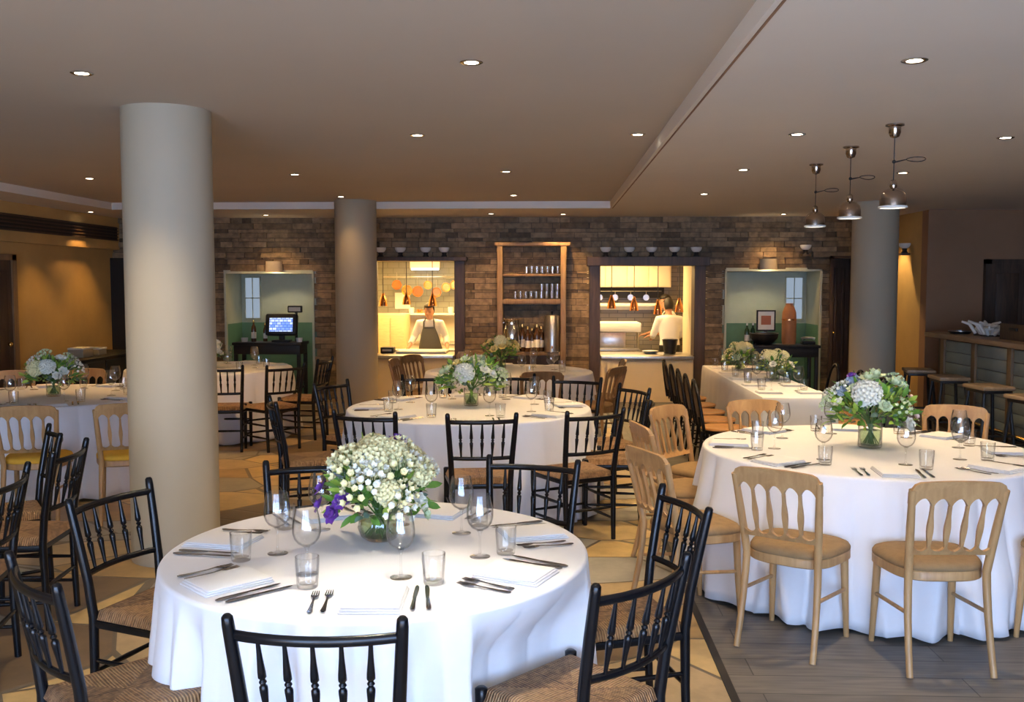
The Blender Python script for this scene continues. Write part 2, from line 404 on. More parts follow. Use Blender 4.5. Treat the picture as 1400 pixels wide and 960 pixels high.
# front wall behind the camera with tall windows
WINS = [(-3.1, -1.2), (-.82, -.06), (.06, .82), (1.2, 3.1)]
fw = MB(); xs = [XL - .2] + [x for p in WINS for x in p] + [XR + .2]
for i in range(0, len(xs), 2): fw.box(xs[i], xs[i + 1], YF - .15, YF, -.1, HI + .05)
for a, c in WINS: fw.box(a, c, YF - .15, YF, -.1, .25); fw.box(a, c, YF - .15, YF, 2.45, HI + .05)
struct('wall_front', fw, M['ceiling'])
for i, (a, c) in enumerate(WINS):
    f = MB(); d = .035
    f.box(a, a + d, YF - .1, YF - .04, .25, 2.45); f.box(c - d, c, YF - .1, YF - .04, .25, 2.45)
    f.box(a, c, YF - .1, YF - .04, .25, .25 + d); f.box(a, c, YF - .1, YF - .04, 2.45 - d, 2.45)
    if c - a > 1: f.box((a + c) / 2 - .025, (a + c) / 2 + .025, YF - .1, YF - .04, .25, 2.45)
    struct('window_%d' % (i + 3), f, M['white'])

# back wall of stacked stone with openings
OPEN = [(-4.79, -3.51, -.1, 1.87), (-2.63, -1.28, -.1, 2.10), (.60, 2.26, -.1, 2.10), (2.56, 3.89, -.1, 1.90), (4.08, 4.36, -.1, 2.08)]
rs = random.Random(3)
sw = MB()
z = -.02
def spans(z0, z1):
    cut = sorted((a, c) for a, c, lo, hi in OPEN if z0 < hi - .005 and z1 > lo)
    x = XL; res = []
    for a, c in cut:
        res.append((x, a)); x = c
    res.append((x, 4.97)); return res
levels = sorted({-.02, LO} | {o[3] for o in OPEN})
zz = []
for a, c in zip(levels, levels[1:]):
    n = max(1, round((c - a) / .075)); ws = [rs.uniform(.5, 1.5) for _ in range(n)]; tot = sum(ws); q = a
    for wgt in ws: zz.append((q, q + (c - a) * wgt / tot)); q += (c - a) * wgt / tot
for z0, z1 in zz:
    for a, c in spans(z0, z1):
        x = a
        while x < c - .01:
            L = rs.uniform(.10, .46); x2 = min(c, x + L)
            if c - x2 < .12: x2 = c
            d = rs.uniform(0, .045)
            sw.box(x + .003, x2 - .003, YB - d, YB + .1, z0 + .003, z1 - .003, 0)
            x = x2
ow = MB()
zs = -.1
for a, c, lo, hi in OPEN: pass
xs = sorted(OPEN)
x = XL
for a, c, lo, hi in xs:
    a -= .06; c += .06
    ow.box(x, a, YB + .03, YB + .2, -.1, HI); ow.box(a, c, YB + .03, YB + .2, hi + .06, HI); x = c
ow.box(x, 4.97, YB + .03, YB + .2, -.1, HI)
struct('wall_back', sw, M['stone'])
struct('wall_back_core', ow, M['blackmat'])

# ------------------------------------------------------------------ pillars
def pillar(x, y, label_idx, top):
    p = MB().lathe([(.268, 0), (.268, .16), (.2665, .163), (.2665, top)], 56, (x, y, 0))
    struct('column_%d' % label_idx, p, M['column'], .6)
pillar(-2.36, 5.93, 1, HI); pillar(-2.50, 12.4, 2, HI); pillar(3.89, 11.8, 3, LO)

# ------------------------------------------------------------------ chairs
def arc(x0, x1, n, y, bow, z, zb=0.0):
    return [(x0 + (x1 - x0) * k / n, y - bow * (1 - (2 * k / n - 1) ** 2), z - zb * (1 - (2 * k / n - 1) ** 2)) for k in range(n + 1)]
def make_black_chair():
    r = thing('spindle_chair', 'x', 'chair')
    bl = M['black']
    # rush seat, gently crowned with a rolled edge
    def outline(k):
        pts = [(-.185, -.185), (.185, -.185), (.215, .205), (-.215, .205)]
        return pts
    s = MB()
    def top(u, v):
        y = -.195 + .40 * v; hw = .19 + .032 * v
        x = (2 * u - 1) * hw
        e = min(1 - abs(2 * u - 1), 1 - abs(2 * v - 1)); k = min(1, e / .16)
        zz = .432 + .036 * sqrt(max(0, 1 - (1 - k) ** 2)) - .012 * (1 - min(1, 2 * e)) * 0
        zz += -.010 * max(0, min(1, (e - .2))) 
        return (x, y, zz)
    s.grid(top, 24, 24)
    s.grid(lambda u, v: ((2 * u - 1) * (.19 + .032 * v), -.195 + .40 * v, .432 - .018 * min(1, min(1 - abs(2 * u - 1), 1 - abs(2 * v - 1)) / .16)), 12, 12)
    s.build('seat', M['rush'], r, 1.2)
    f = MB()
    f.tube([(-.20, .19, .415), (.20, .19, .415)], .019, 8, sx=.8); f.tube([(-.185, -.18, .415), (.185, -.18, .415)], .019, 8, sx=.8)
    for q in (-1, 1): f.tube([(q * .185, -.18, .415), (q * .21, .19, .415)], .019, 8, sx=.8)
    f.build('seat_frame', bl, r)
    for q in (-1, 1):
        MB().tube([(q * .183, -.205, 0), (q * .186, -.195, .22), (q * .188, -.19, .44), (q * .196, -.205, .58), (q * .208, -.235, .74), (q * .218, -.262, .875), (q * .219, -.266, .895), (q * .219, -.267, .902)],
                  [.0155, .0175, .019, .0185, .0175, .016, .0145, .009], 12).build('leg', bl, r, 1.0)
        MB().tube([(q * .212, .198, 0), (q * .212, .196, .25), (q * .212, .195, .44), (q * .212, .195, .468), (q * .212, .195, .474)],
                  [.0145, .018, .020, .0205, .013], 12).build('leg', bl, r, 1.0)
    MB().tube(arc(-.212, .212, 10, -.252, .042, .845), .0145, 10, sx=.75).build('top_rail', bl, r, 1.0)
    MB().tube(arc(-.197, .197, 10, -.208, .036, .605), .013, 10, sx=.75).build('lower_rail', bl, r, 1.0)
    for k in range(5):
        u = (k + 1) / 6; x0 = -.197 + .394 * u; x1 = -.212 + .424 * u; e = 1 - (2 * u - 1) ** 2
        a = Vector((x0, -.208 - .036 * e, .605)); b_ = Vector((x1, -.252 - .042 * e, .845))
        prof = [(0, .0055), (.25, .0085), (.40, .0115), (.44, .0115), (.47, .006), (.50, .0105), (.53, .006), (.56, .0115), (.62, .011), (.8, .0075), (1, .005)]
        MB().tube([a.lerp(b_, p) for p, _ in prof], [q for _, q in prof], 8).build('spindle', bl, r, 1.0)
    st = [((-.212, .196, .16), (.212, .196, .16)), ((-.212, .196, .29), (.212, .196, .29)), ((-.185, -.2, .22), (.185, -.2, .22))]
    for q in (-1, 1): st += [((q * .185, -.2, .14), (q * .212, .196, .14)), ((q * .186, -.197, .27), (q * .212, .196, .27))]
    for a, b_ in st: MB().tube([a, tuple((Vector(a) + Vector(b_)) / 2), b_], [.008, .0115, .008], 8).build('stretcher', bl, r, 1.0)
    return r

def make_gold_chair(wm, padm, name='banquet_chair'):
    r = thing(name, 'x', 'chair')
    # seat: rounded trapezoid pad on a frame
    def oval(sx, n=40):
        P = []
        for k in range(n):
            a = 2 * pi * k / n; ca, sa = cos(a), sin(a)
            e = 2 / 3.4
            x = .215 * math.copysign(abs(ca) ** e, ca); y = .2 * math.copysign(abs(sa) ** e, sa)
            x *= 1 + .12 * (y / .2) 
            P.append((x * sx, y * sx + .005))
        return P
    def stack(levels):
        mb = MB(); n = 40; b0 = 0
        for (sx, z) in levels:
            mb.v += [(x, y, z) for x, y in oval(sx)]
        for i in range(len(levels) - 1):
            for k in range(n):
                j = (k + 1) % n; mb._f((i * n + k, i * n + j, (i + 1) * n + j, (i + 1) * n + k))
        mb._f(tuple(reversed(range(n)))); mb._f(tuple((len(levels) - 1) * n + k for k in range(n)))
        return mb
    stack([(.97, .405), (1, .41), (1, .445), (.98, .45)]).build('seat_frame', wm, r)
    stack([(.95, .446), (1.0, .452), (1.0, .465), (.96, .48), (.86, .49), (.6, .495), (.3, .497)]).build('seat_pad', padm, r, 1.3)
    yb = lambda z: -.19 - .19 * max(0, z - .45) - .10 * max(0, z - .45) ** 2
    for q in (-1, 1):
        pts = []; rad = []
        for z in (0, .12, .25, .36, .45, .55, .66, .77, .835):
            x = .172 + (.03 * (z - .45) / .4 if z > .45 else .012 * (.45 - z) / .45)
            y = yb(z) if z > .45 else -.19 - .075 * ((.45 - z) / .45) ** 1.7
            pts.append((q * x, y, z)); rad.append(.0145 + .004 * min(1, z / .45) - (.002 if z > .7 else 0))
        MB().tube(pts, rad, 10).build('leg', wm, r, 1.0)
        MB().tube([(q * .19, .178, 0), (q * .184, .165, .2), (q * .178, .155, .42)], [.0125, .017, .0195], 12).build('leg', wm, r, 1.0)
    th = .011
    F = lambda p: (p[0], yb(p[1]) + th - .02 * (1 - (p[0] / .2) ** 2), p[1]); G = lambda p: (p[0], yb(p[1]) - th - .02 * (1 - (p[0] / .2) ** 2), p[1])
    # crest with scalloped lower edge
    W = .213; poly = []
    for k in range(21):
        u = -1 + 2 * k / 20; x = W * u
        zt = .865 + .015 * (1 - u * u) 
        if abs(u) > .82: zt -= .045 * ((abs(u) - .82) / .18) ** 2
        poly.append((x, zt))
    iw = .188
    poly.append((W - .003, .77)); poly.append((iw, .755))
    for k in range(5):
        xa = iw - 2 * iw * k / 5; xb = iw - 2 * iw * (k + 1) / 5
        for q in range(1, 9):
            s_ = q / 8; poly.append((xa + (xb - xa) * s_, .755 + .045 * sin(pi * s_) ** .7))
    poly.append((-W + .003, .77))
    MB().prism(poly, F, G).build('top_rail', wm, r, .5)
    iw2 = .176; poly = [(iw2, .535), (iw2, .575)]
    for k in range(5):
        xa = iw2 - 2 * iw2 * k / 5; xb = iw2 - 2 * iw2 * (k + 1) / 5
        for q in range(1, 9):
            s_ = q / 8; poly.append((xa + (xb - xa) * s_, .580 - .026 * sin(pi * s_) ** .8 + (.006 if q == 8 else 0)))
    poly += [(-iw2, .535)]
    MB().prism(poly, F, G).build('lower_rail', wm, r, .5)
    for k in range(1, 5):
        xb = -iw2 + 2 * iw2 * k / 5; xt = -iw + 2 * iw * k / 5
        L = []; R_ = []
        for q in range(9):
            s_ = q / 8; xx = xb + (xt - xb) * s_; zz = .572 + (.765 - .572) * s_
            wd = .0065 + .0065 * sin(pi * min(1, s_ * 1.15)) ** 2
            L.append((xx - wd, zz)); R_.append((xx + wd, zz))
        th2 = .008
        F2 = lambda p: (p[0], yb(p[1]) + th2 - .02 * (1 - (p[0] / .2) ** 2), p[1]); G2 = lambda p: (p[0], yb(p[1]) - th2 - .02 * (1 - (p[0] / .2) ** 2), p[1])
        MB().prism(L + R_[::-1], F2, G2).build('slat', wm, r, .5)
    for q in (-1, 1): MB().tube([(q * .18, -.21, .27), (q * .183, .16, .24)], .0095, 8).build('stretcher', wm, r, 1.0)
    return r

def make_bent_chair():
    r = thing('bentwood_chair', 'x', 'chair'); dk = M['dark_oak']; bl = M['black']
    hoop = []
    for k in range(25):
        a = pi * k / 24 * 1.0
        x = -.2 * cos(a); z = .46 + .42 * sin(a) ** .75
        hoop.append((x, -.19 - .16 * (z - .46), z))
    MB().tube(hoop, .0145, 8).build('back_hoop', bl, r, 1.0)
    lens = []
    for k in range(24):
        a = 2 * pi * k / 24; lens.append((.105 * cos(a), .70 + .145 * sin(a)))
    MB().prism(lens, lambda p: (p[0], -.183 - .16 * (p[1] - .46), p[1]), lambda p: (p[0], -.197 - .16 * (p[1] - .46), p[1])).build('back_panel', dk, r, .5)
    MB().tube([(0, -.19, .455), (0, -.205, .56)], .012, 8).build('back_post', bl, r)
    MB().lathe([(.10, .455), (.195, .452), (.205, .462), (.2, .474), (.15, .47), (.02, .466)], 32, (0, .01, 0)).build('seat', M['orange_seat'], r, 1.0)
    MB().lathe([(.175, .425), (.195, .43), (.195, .452), (.17, .452)], 32, (0, .01, 0), closed=False).build('seat_ring', bl, r)
    for a in (45, 135, 225, 315):
        c_, s_ = cos(radians(a)), sin(radians(a))
        MB().tube([(c_ * .235, s_ * .235 + .01, 0), (c_ * .19, s_ * .19 + .01, .25), (c_ * .165, s_ * .165 + .01, .44)], [.011, .014, .016], 8).build('leg', bl, r, 1.0)
    ring = [(.185 * cos(2 * pi * k / 24), .01 + .185 * sin(2 * pi * k / 24), .22) for k in range(25)]
    MB().tube(ring, .008, 6).build('leg_ring', bl, r, 1.0)
    return r

BC = make_black_chair(); GC = make_gold_chair(M['gold'], M['pad']); YC = make_gold_chair(M['gold'], M['pad_yellow'], 'yellow_seat_chair')
KC = make_gold_chair(M['brown_chair'], M['pad'], 'brown_slat_chair'); WC = make_bent_chair()
YC.name = 'banquet_chair.100'; KC.name = 'banquet_chair.200'
# back-top midpoint, facing angle -> seat centre
SEATS = []
def chair(proto, mx, my, ang, label, group, back=.26):
    a = radians(ang); x = mx + back * cos(a); y = my + back * sin(a)
    SEATS.append((x, y, a, 'nearest table' in label)) if not ('left of the nearest' in label and 'pillar' in label or 'dark floor strip' in label) else None
    return place(proto, (x, y, 0), a - pi / 2, label, group)
g = 'black rush-seat chairs'
for mx, my, an, lb in [
    (-.58, 2.32, 90, 'black spindle-back chair in the centre foreground, its back to the camera'),
    (-1.50, 2.70, 45, 'black spindle-back chair with rush seat in the bottom left corner'),
    (-1.76, 3.77, -18, 'black spindle-back chair standing left of the nearest table, in front of the thick pillar'),
    (.27, 2.76, 138, 'black curved-back chair with rush seat at bottom, right of the nearest table'),
    (.52, 3.73, 196, 'black spindle-back chair right of the nearest table beside the dark floor strip'),
    (-1.10, 4.42, -80, 'black chair behind the nearest table, left of its flowers, facing the camera'),
    (-.08, 4.52, -106, 'black chair behind the nearest table, right of its flowers, facing the camera'),
    (-1.20, 6.17, 75, 'black chair at the middle table, left one of three with backs to camera'),
    (-.43, 6.07, 98, 'black chair at the middle table, central one with its back to camera'),
    (.30, 6.30, 120, 'black chair with rush seat at the front right of the middle table'),
    (.68, 7.80, 208, 'black chair right of the middle table, its rush seat towards the cloth'),
    (.72, 7.02, 176, 'black chair seen edge on, right of the middle table behind gold chairs'),
    (-1.84, 8.04, -26, 'black chair at the left of the middle table, beside the far grey pillar'),
    (-1.12, 8.70, -80, 'black chair behind the middle table, left of its flowers'),
    (.24, 8.52, -108, 'black chair behind the middle table at its right end'),
    (-.36, 8.80, -90, 'black chair directly behind the flowers of the middle table'),
    (-1.98, 6.80, 22, 'black chair at the front left of the middle table, seat seen beyond its back'),
    (-2.82, 5.34, 215, 'black chair left of the thick pillar with rush seat, farther of two side by side'),
    (-2.45, 4.79, 186, 'black chair seen edge on, left of the thick pillar'),
    (-2.36, 4.10, 193, 'black chair cut by the left frame edge, nearest one facing left'),
    (-3.36, 5.62, 200, 'black chair at the left frame edge, only its right post showing'),
    (-3.32, 9.58, 98, 'black chair with its back to camera at the dim far left table, beside the pillar'),
    (-2.70, 9.74, 137, 'black chair turned half left at the right side of the dim far left table'),
    (-2.50, 10.62, 172, 'black chair right of the dim far left table by the till station'),
]: chair(BC, mx, my, an, lb, g)
g = 'light wood banquet chairs'
for mx, my, an, lb in [
    (1.05, 4.43, 55, 'light wood scalloped chair with tan pad at the front left of the right table'),
    (1.76, 4.20, 92, 'light wood scalloped chair with tan pad, back to camera, at front of right table'),
    (2.68, 4.46, 125, 'light wood chair cut off by the right frame edge, its tan seat showing'),
    (.52, 4.93, 24, 'light wood chair left of the right table, nearest of the three on that side'),
    (.84, 6.66, -42, 'light wood chair at the back left of the right table, slats facing the camera'),
    (.58, 5.84, 12, 'light wood chair left of the right table, mostly hidden behind a nearer one'),
    (1.49, 7.00, -80, 'light wood chair behind the right table, left of its flowers'),
    (2.80, 6.74, -115, 'light wood chair behind the right table, right of its flowers'),
]: chair(GC, mx, my, an, lb, g, .25)
g = 'light wood chairs with yellow seats'
for mx, my, an, lb in [
    (-3.65, 6.55, 105, 'light wood chair with yellow seat at the left table, cut by the left frame edge'),
    (-3.02, 6.72, 112, 'light wood chair with yellow seat tucked beside the thick grey pillar'),
    (-4.62, 9.36, -80, 'light wood chair behind the left table, right of its flowers'),
    (-5.22, 9.12, -60, 'light wood chair behind the left table at the left frame edge'),
]: chair(YC, mx, my, an, lb, g, .25)
g = 'brown wood chairs at the far table'
for mx, my, an, lb in [
    (-1.72, 10.75, -5, 'brown slat-back chair at the left of the far central table, nearer of two'),
    (-1.62, 11.35, -30, 'brown slat-back chair at the left of the far central table, farther of two'),
    (-.95, 11.95, -75, 'brown slat-back chair behind the far central table below the kitchen hatch'),
    (-.08, 9.30, 98, 'light brown chair with its back to camera at the far central table'),
    (.66, 9.85, 150, 'brown slat-back chair at the front right of the far central table'),
    (.78, 10.75, 182, 'brown slat-back chair at the right of the far central table by the stone wall'),
]: chair(KC, mx, my, an, lb, g, .25)
g = 'dark bentwood chairs along the long table'
for i, (yy, od) in enumerate([(10.65, 'farthest'), (10.05, 'second farthest'), (9.5, 'middle'), (8.97, 'second nearest'), (8.45, 'nearest')]):
    chair(WC, 1.27, yy, 0, 'dark hoop-back chair left of the long table, %s in the row' % od, g, .24)
for i, (yy, od) in enumerate([(10.2, 'farthest'), (9.4, 'middle'), (8.75, 'nearest')]):
    chair(WC, 2.98, yy, 180, 'dark hoop-back chair right of the long table, %s of three' % od, g, .24)

# ------------------------------------------------------------------ tables and cloths
def round_table(name, x, y, r, lab, clab, seed, amp, nf, flare):
    t_ = thing('round_table', lab, 'table', (x, y, 0), 0, 'round banquet tables')
    MB().lathe([(0, .72), (r - .02, .72), (r - .01, .725), (r - .01, .745), (r - .02, .75), (0, .75)], 64).build('tabletop', M['oak'], t_)
    MB().lathe([(.33, 0), (.33, .02), (.06, .05), (.045, .1), (.045, .68), (.15, .72)], 24).build('pedestal', M['blackmat'], t_)
    rr = random.Random(seed); ph = [rr.uniform(0, 6.28) for _ in range(4)]
    n = 480
    lim = []
    near_ = [c_ for c_ in SEATS if hypot(c_[0] - x, c_[1] - y) < r + .55]
    for k in range(n):
        a = 2 * pi * k / n; L = 9.0
        for sx, sy, sa, deep in near_:
            for q in range(70):
                D = .35 + q * .015; px, py = x + D * cos(a) - sx, y + D * sin(a) - sy
                f_ = px * cos(sa) + py * sin(sa); l_ = -px * sin(sa) + py * cos(sa)
                if deep: hit = abs(l_) < .255 and abs(f_) < .245
                else: hit = min(hypot(f_ - .175, l_ - .195), hypot(f_ - .175, l_ + .195)) < .04
                if hit: L = min(L, D); break
        lim.append(L)
    lim = [min(lim[(k + q) % n] for q in range(-2, 3)) for k in range(n)]
    lim = [min(v_, r + flare + amp * 1.7) for v_ in lim]
    for it in range(2): lim = [sum(lim[(k + q) % n] for q in range(-4, 5)) / 9 for k in range(n)]
    mb = MB(); levels = []
    for q in (0.001, .4, .75, .94): levels.append(('t', q))
    for k in range(5): levels.append(('e', k / 4))
    for k in range(1, 15): levels.append(('s', k / 14))
    for kind, q in levels:
        for k in range(n):
            a = 2 * pi * k / n
            if kind == 't': R = (r - .012) * q; z = .757
            elif kind == 'e': R = (r - .012) + .014 * sin(q * pi / 2); z = .757 - .014 * (1 - cos(q * pi / 2))
            else:
                d = q ** .55
                w_ = a + .16 * sin(2 * a + ph[1]) + .10 * sin(3 * a + ph[3]) + .05 * sin(7 * a + ph[2])
                sv = abs(sin(.5 * nf * w_ + ph[0])); dp = .62 + .38 * sin(2.6 * nf / 6 // 1 * a + ph[2])
                fold = ((sv ** .62) * 2 - 1.25) * dp
                R = r + .002 + flare * q + amp * d * (fold + .25); z = .743 - (.743 - .012) * q
                z += .018 * q * (1 + sin(nf * a + ph[1])) * .5
                R += amp * .35 * q * max(0, sin(2 * pi * q * 1.2 + 3 * a))
                lm = lim[k] - .012
                if R > lm:
                    kz = min(1, (.757 - z) / .24); kz = kz * kz * (3 - 2 * kz)
                    R = R + (lm + .25 * amp * (fold - 1) - R) * kz
            mb.v.append((R * cos(a), R * sin(a), z))
    for i in range(len(levels) - 1):
        for k in range(n):
            j = (k + 1) % n; mb._f((i * n + k, i * n + j, (i + 1) * n + j, (i + 1) * n + k))
    mb._f(tuple(reversed(range(n))))
    o = mb.build('tablecloth', M['cloth'], None, 1.2, (x, y, 0))
    so = o.modifiers.new('cloth thickness', 'SOLIDIFY'); so.thickness = .0015; so.offset = 1
    tag(o, clab, 'tablecloth', 'white tablecloths')
TZ = .7595
T = {'near': (-.62, 3.43, .755), 'mid': (-.63, 7.48, .945), 'right': (1.85, 5.68, .935), 'left': (-4.32, 8.15, .93), 'dim': (-3.9, 10.9, .92), 'far': (-.45, 10.6, .92)}
TP = {'near': 'nearest round table', 'mid': 'middle round table', 'right': 'round table at right', 'left': 'round table at far left', 'dim': 'dim table behind the thick pillar', 'far': 'far central round table'}
round_table('a', *T['near'], 'round table under the white cloth in the foreground', 'white cloth on the nearest round table with black chairs around it', 1, 0.032, 15, 0.055)
round_table('b', *T['mid'], 'round table under the cloth in the middle of the room', 'white cloth on the middle table behind the nearest one', 2, 0.04, 22, 0.09)
round_table('c', *T['right'], 'round table under the white cloth at the right', 'white cloth falling in deep folds on the right table with gold chairs', 3, 0.06, 23, 0.13)
round_table('d', *T['left'], 'round table under the cloth left of the thick pillar', 'white cloth on the table at the far left by yellow-seat chairs', 4, 0.04, 20, 0.09)
round_table('e', *T['dim'], 'round table under a cloth in front of the till station', 'white cloth on the dim table in front of the till station', 5, 0.035, 18, 0.08)
round_table('f', *T['far'], 'round table under a cloth before the stone wall', 'white cloth on the far central table before the glass shelves', 6, 0.035, 18, 0.08)
# long table
LX0, LX1, LY0, LY1 = 1.80, 2.42, 8.2, 11.45
t_ = thing('long_table', 'long table under a white cloth at right before the green niche', 'table', ((LX0 + LX1) / 2, (LY0 + LY1) / 2, 0))
lt = MB().box(LX0 + .01 - 2.11, LX1 - .01 - 2.11, LY0 + .01 - 9.825, LY1 - .01 - 9.825, .715, .75, .004); lt.build('tabletop', M['oak'], t_)
for a in (-1, 1):
    for c in (-1, 1): MB().tube([(a * .25, c * 1.5, 0), (a * .25, c * 1.5, .716)], .025, 8).build('leg', M['blackmat'], t_)
def lcloth():
    mb = MB(); per = []
    x0, x1, y0, y1 = LX0, LX1, LY0, LY1; c_ = .02
    n1, n2 = 16, 80
    for k in range(n1): per.append((x0 + (x1 - x0) * k / n1, y0, 0, -1))
    for k in range(n2): per.append((x1, y0 + (y1 - y0) * k / n2, 1, 0))
    for k in range(n1): per.append((x1 - (x1 - x0) * k / n1, y1, 0, 1))
    for k in range(n2): per.append((x0, y1 - (y1 - y0) * k / n2, -1, 0))
    n = len(per); lev = [(-.015, .757), (-.004, .755), (0, .748)] + [(.004 + .02 * k / 8, .748 - .5 * k / 8) for k in range(1, 9)]
    for (o_, z) in lev:
        for i, (x, y, nx, ny) in enumerate(per):
            f = 0 if z > .74 else .012 * sin(i * .9 + .6 * sin(i * .31)) * (.748 - z) / .5
            mb.v.append((x + nx * (o_ + f), y + ny * (o_ + f), z))
    for i in range(len(lev) - 1):
        for k in range(n):
            j = (k + 1) % n; mb._f((i * n + k, i * n + j, (i + 1) * n + j, (i + 1) * n + k))
    mb._f(tuple(range(n)))
    return mb
o = lcloth().build('tablecloth', M['cloth'], None, .8)
so = o.modifiers.new('cloth thickness', 'SOLIDIFY'); so.thickness = .0015; so.offset = 1
tag(o, 'white cloth over the long rectangular table at right', 'tablecloth', 'white tablecloths')

# ------------------------------------------------------------------ tableware
def make_fork():
    mb = MB(); pts = [(-.095, .004, .0035), (-.085, .0085, .003), (-.05, .006, .0025), (.01, .003, .004), (.035, .0035, .006), (.05, .011, .005), (.06, .0125, .004)]
    def up(u, v, zz):
        pass
    L = [(y, w_, z_) for y, w_, z_ in pts]
    for sgn, zo in ((1, .0022), (-1, 0)):
        b0 = len(mb.v)
        for y, w_, z_ in L: mb.v += [(-w_, y, z_ + zo), (w_, y, z_ + zo)]
        for i in range(len(L) - 1): mb._f((b0 + 2 * i, b0 + 2 * i + 1, b0 + 2 * i + 3, b0 + 2 * i + 2))
    n = len(L)
    for i in range(n - 1):
        mb._f((2 * i, 2 * i + 2, 2 * n + 2 * i + 2, 2 * n + 2 * i)); mb._f((2 * i + 1, 2 * n + 2 * i + 1, 2 * n + 2 * i + 3, 2 * i + 3))
    for k in range(4):
        x = -.0105 + .007 * k
        mb.tube([(x, .058, .005), (x * .95, .08, .0045), (x * .9, .1, .007)], [.0024, .002, .001], 6)
    return mb.build('dinner_fork', M['cutlery'], None, .6)
def make_knife():
    mb = MB()
    mb.tube([(0, -.115, .005), (0, -.1, .005), (0, -.03, .005), (0, -.005, .005)], [.004, .0075, .006, .0045], 8, sx=.6, up=(1, 0, 0))
    poly = [(-.006, -.008), (.004, -.008), (.006, .02), (.0085, .07), (.007, .1), (.0, .115), (-.005, .1), (-.006, .05)]
    mb.prism(poly, lambda p: (p[0], p[1], .006), lambda p: (p[0], p[1], .0045))
    return mb.build('dinner_knife', M['cutlery'], None, .6)
def make_napkin(w_, d_, name):
    mb = MB()
    # two folded layers, rounded fold on one long side
    for q, (z0, z1, s_) in enumerate([(0, .007, 1.0), (.0065, .013, .965), (.0125, .018, .93)]):
        mb.grid(lambda u, v: ((u - .5) * w_ * s_, (v - .5) * d_ * s_ + q * .002, z1 + .0015 * sin(7 * u + 2 * q) * sin(5 * v) - .003 * (max(abs(2 * u - 1), abs(2 * v - 1)) ** 10)), 12, 12)
        mb.box(-w_ / 2 * s_, w_ / 2 * s_, -d_ / 2 * s_ + q * .002, d_ / 2 * s_ + q * .002, z0, z1 - .002, .002)
    return mb.build(name, M['napkin'], None, .9)
def make_wine():
    r = thing('wine_glass', 'x', 'glass')
    MB().lathe([(.036, .001), (.0365, .002), (.03, .0035), (.012, .006), (.0045, .012), (.0035, .03), (.0034, .075), (.006, .088), (.012, .095)], 24).build('stem', M['glass'], r, 1.2)
    MB().lathe([(.0, .0935), (.014, .096), (.03, .106), (.042, .122), (.0475, .142), (.047, .165), (.043, .19), (.0365, .222), (.0352, .223), (.0418, .19), (.0455, .165), (.046, .142), (.0405, .1235), (.029, .108), (.012, .0985), (0, .097)], 28, closed=True).build('bowl', M['glass'], r, 1.2)
    return r
def make_tumbler(name='tumbler', h=.1, r0=.031, r1=.038):
    mb = MB().lathe([(0, .001), (r0, .001), (r0 + .001, .004), (r0 + .002, .02), (r1 - .001, h - .02), (r1, h), (r1 - .0025, h), (r1 - .0035, h - .02), (r0 - .001, .022), (r0 - .004, .014), (0, .012)], 40, rib=10, ribamp=.035, ribz=(.003, h * .8), closed=True)
    return mb.build(name, M['glass_thick'], None, .8)
FORK = make_fork(); KNIFE = make_knife(); NAP = make_napkin(.185, .235, 'napkin'); WINE = make_wine(); TUM = make_tumbler()
GN = {k: v.replace('round ', '') for k, v in TP.items()}
def setting(tk, ang, where, cut=True, wr=None):
    """ang: direction from table centre to the diner, degrees"""
    cx, cy, R = T[tk]; a = radians(ang); d = Vector((cos(a), sin(a))); s_ = Vector((-d.y, d.x))   # s_ points to the diner's right
    P = lambda rad, side: (cx + d.x * rad + s_.x * side, cy + d.y * rad + s_.y * side, TZ)
    rz = a + pi / 2
    rj = random.Random(hash((tk, int(ang))) if False else int(ang * 7 + len(tk)))
    j = lambda q: rj.uniform(-q, q)
    tp = TP[tk]
    place(NAP, P(R - .16 + j(.01), j(.015)), rz + j(.12), 'folded white napkin at the %s place of the %s' % (where, tp), 'folded napkins', cat='napkin')
    if cut:
        for k, (sd, nm) in enumerate(((-.175, 'outer'), (-.135, 'inner'))):
            place(FORK, P(R - .17 + j(.012), sd), rz + j(.08), '%s steel fork at the %s place of the %s' % (nm, where, tp), 'forks on the tables', cat='fork')
        for k, (sd, nm) in enumerate(((.13, 'inner'), (.17, 'outer'))):
            place(KNIFE, P(R - .17 + j(.012), sd), rz + j(.08), '%s steel knife at the %s place of the %s' % (nm, where, tp), 'knives on the tables', cat='knife')
    place(WINE, P(R - .40 + j(.02), .10 + j(.02)), j(3), 'stemmed wine glass at the %s place of the %s' % (where, tp), 'wine glasses')
    place(TUM, P(R - .31 + j(.02), .20 + j(.015)), j(3), 'ribbed water tumbler at the %s place of the %s' % (where, tp), 'water tumblers', cat='glass')
WH = {7: ['front', 'front right', 'right', 'back right', 'back left', 'left', 'front left'],
      8: ['front', 'front right', 'right', 'back right', 'back', 'back left', 'left', 'front left']}
def table_set(tk, n, a0, cut=True):
    for k in range(n): setting(tk, a0 + 360 * k / n, WH[n][k], cut)
table_set('near', 7, 278); table_set('mid', 8, 278); table_set('right', 8, 262); table_set('left', 8, 300)
table_set('dim', 8, 300, False); table_set('far', 8, 275, False)
